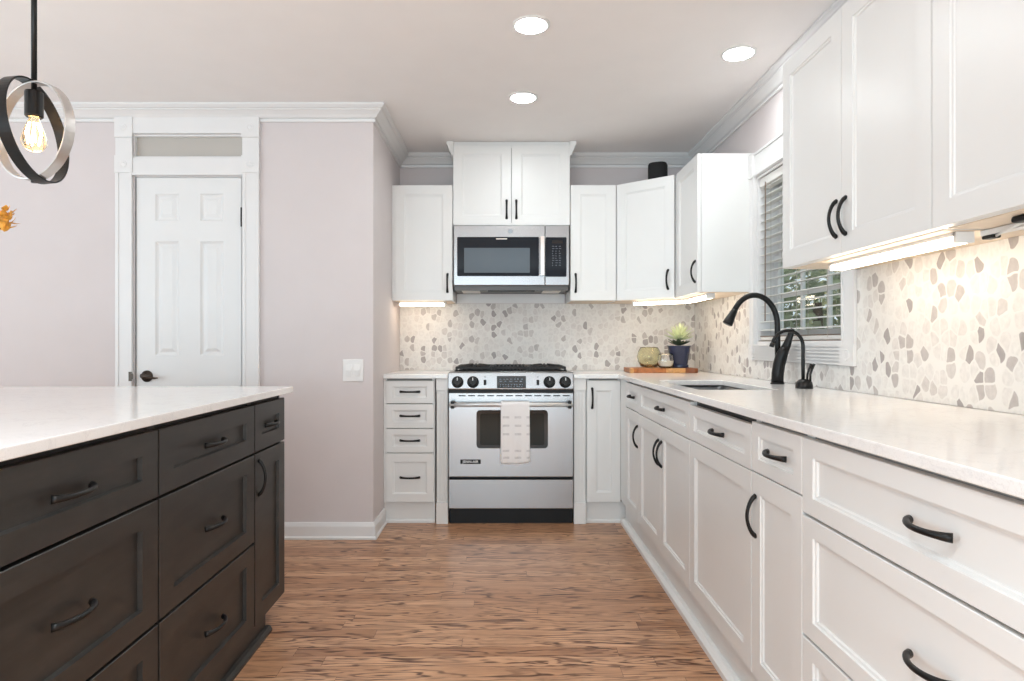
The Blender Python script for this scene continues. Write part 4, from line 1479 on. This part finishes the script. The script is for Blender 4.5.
# ------------------------------------------------------------------ pendant over the island
px, py, pz_ = -1.367, 1.854, 1.720
pe = tag(empty('pendant_light', (px, py, H)), 'black and silver double ring pendant light with a bare glowing bulb', 'pendant light')
dz_ = pz_ - H
link('canopy', lathe(B(), [(.060, -.0005), (.060, -.016), (.052, -.024), (.010, -.027)], (0, 0, 0), 32), M['black'], pe, smooth=False)
link('rod', tube(B(), [(0, 0, -.026), (0, 0, dz_ + .118)], .0075, 14), M['black'], pe, smooth=True)


def ring_band(r, yaw, wd, th, mat, name, tip=0.0, lean=0.0):
    bm = B(); n = 72
    q = []
    for k in range(n):
        a = 2 * PI * k / n
        row = []
        for rr_, yy in ((r - th / 2, -wd / 2), (r + th / 2, -wd / 2), (r + th / 2, wd / 2), (r - th / 2, wd / 2)):
            v = Vector((rr_ * math.sin(a), yy, rr_ * math.cos(a)))
            v = Matrix.Rotation(tip, 3, 'Y') @ v
            v = Matrix.Rotation(yaw, 3, 'Z') @ v
            v = Matrix.Rotation(lean, 3, Vector((-.593, .805, 0))) @ v
            row.append(bm.verts.new(v + Vector((0, 0, dz_))))
        q.append(row)
    for k in range(n):
        a, b_ = q[k], q[(k + 1) % n]
        for i in range(4):
            bm.faces.new((a[i], a[(i + 1) % 4], b_[(i + 1) % 4], b_[i]))
    o = link(name, bm, mat, pe, bevel=.001)
    return o


ring_band(.147, math.radians(97), .032, .005, M['black'], 'black_ring', lean=math.radians(-9))
ring_band(.141, math.radians(-18), .030, .005, M['silver'], 'silver_ring', lean=math.radians(2))
bm = B(); lathe(bm, [(.0135, .118), (.0225, .115), (.0235, .109), (.0235, .044), (.020, .040)], (0, 0, dz_), 24)
link('socket', bm, M['black'], pe, smooth=False)
link('pivot', lathe(B(), [(.008, -.150), (.008, -.128), (.005, -.124)], (0, 0, dz_), 14), M['black'], pe)
bu = link('bulb', lathe(B(), [(.0135, .042), (.014, .034), (.018, .022), (.027, -.002), (.0325, -.024), (.031, -.040), (.022, -.053), (.008, -.059), (.001, -.0595)], (0, 0, dz_), 28), mat_glass('bulb_glass', (1, .86, .66, 1), .12), pe, smooth=True)
bm = B()
for k in range(6):
    a = 2 * PI * k / 6
    tube(bm, [(.008 * math.cos(a), .008 * math.sin(a), dz_ + .022), (.013 * math.cos(a + .2), .013 * math.sin(a + .2), dz_ - .010), (.010 * math.cos(a + .4), .010 * math.sin(a + .4), dz_ - .034)], .0016, 6)
link('filament', bm, M['filament'], bu)

# ------------------------------------------------------------------ outside the sink window
lawn = tag(link('ground_outside', box(B(), XR + .4, 26, -8, 34, -.9, -.7), M['grass']), 'lawn outside the sink window', 'lawn', kind='structure')
random.seed(5)
TR = [(4.6, 9.2, 2.0, 1.4, 'foliage', 'dense green tree outside behind the middle of the blind'),
      (7.4, 12.6, 2.6, 1.9, 'foliage2', 'yellowing tree farther outside behind the right half of the blind'),
      (5.0, 16.5, 2.4, 1.8, 'foliage', 'dark green tree outside behind the left end of the blind'),
      (9.6, 17.2, 3.0, 2.4, 'foliage2', 'tall tree farthest outside the sink window')]
for (x, y, zc, rad, mt, lab) in TR:
    t = tag(empty('tree', (x, y, -.7)), lab, 'tree', 'trees outside the window')
    link('trunk', tube(B(), [(0, 0, 0), (.05, .03, 1.0), (-.03, .05, zc + .4)], [.16, .12, .06], 10), M['bark'], t, smooth=True)
    bm = B()
    for k in range(2600):
        v = Vector((random.gauss(0, 1), random.gauss(0, 1), random.gauss(0, 1))).normalized() * (rad * random.uniform(.45, 1.0))
        v.z *= 1.15
        c = v + Vector((0, 0, zc + .7))
        a = Vector((random.gauss(0, 1), random.gauss(0, 1), random.gauss(0, 1))).normalized()
        b_ = a.orthogonal().normalized()
        s = random.uniform(.05, .12)
        bm.faces.new([bm.verts.new(c + a * s), bm.verts.new(c + b_ * s * .6), bm.verts.new(c - a * s), bm.verts.new(c - b_ * s * .6)])
    link('foliage', bm, M[mt], t)
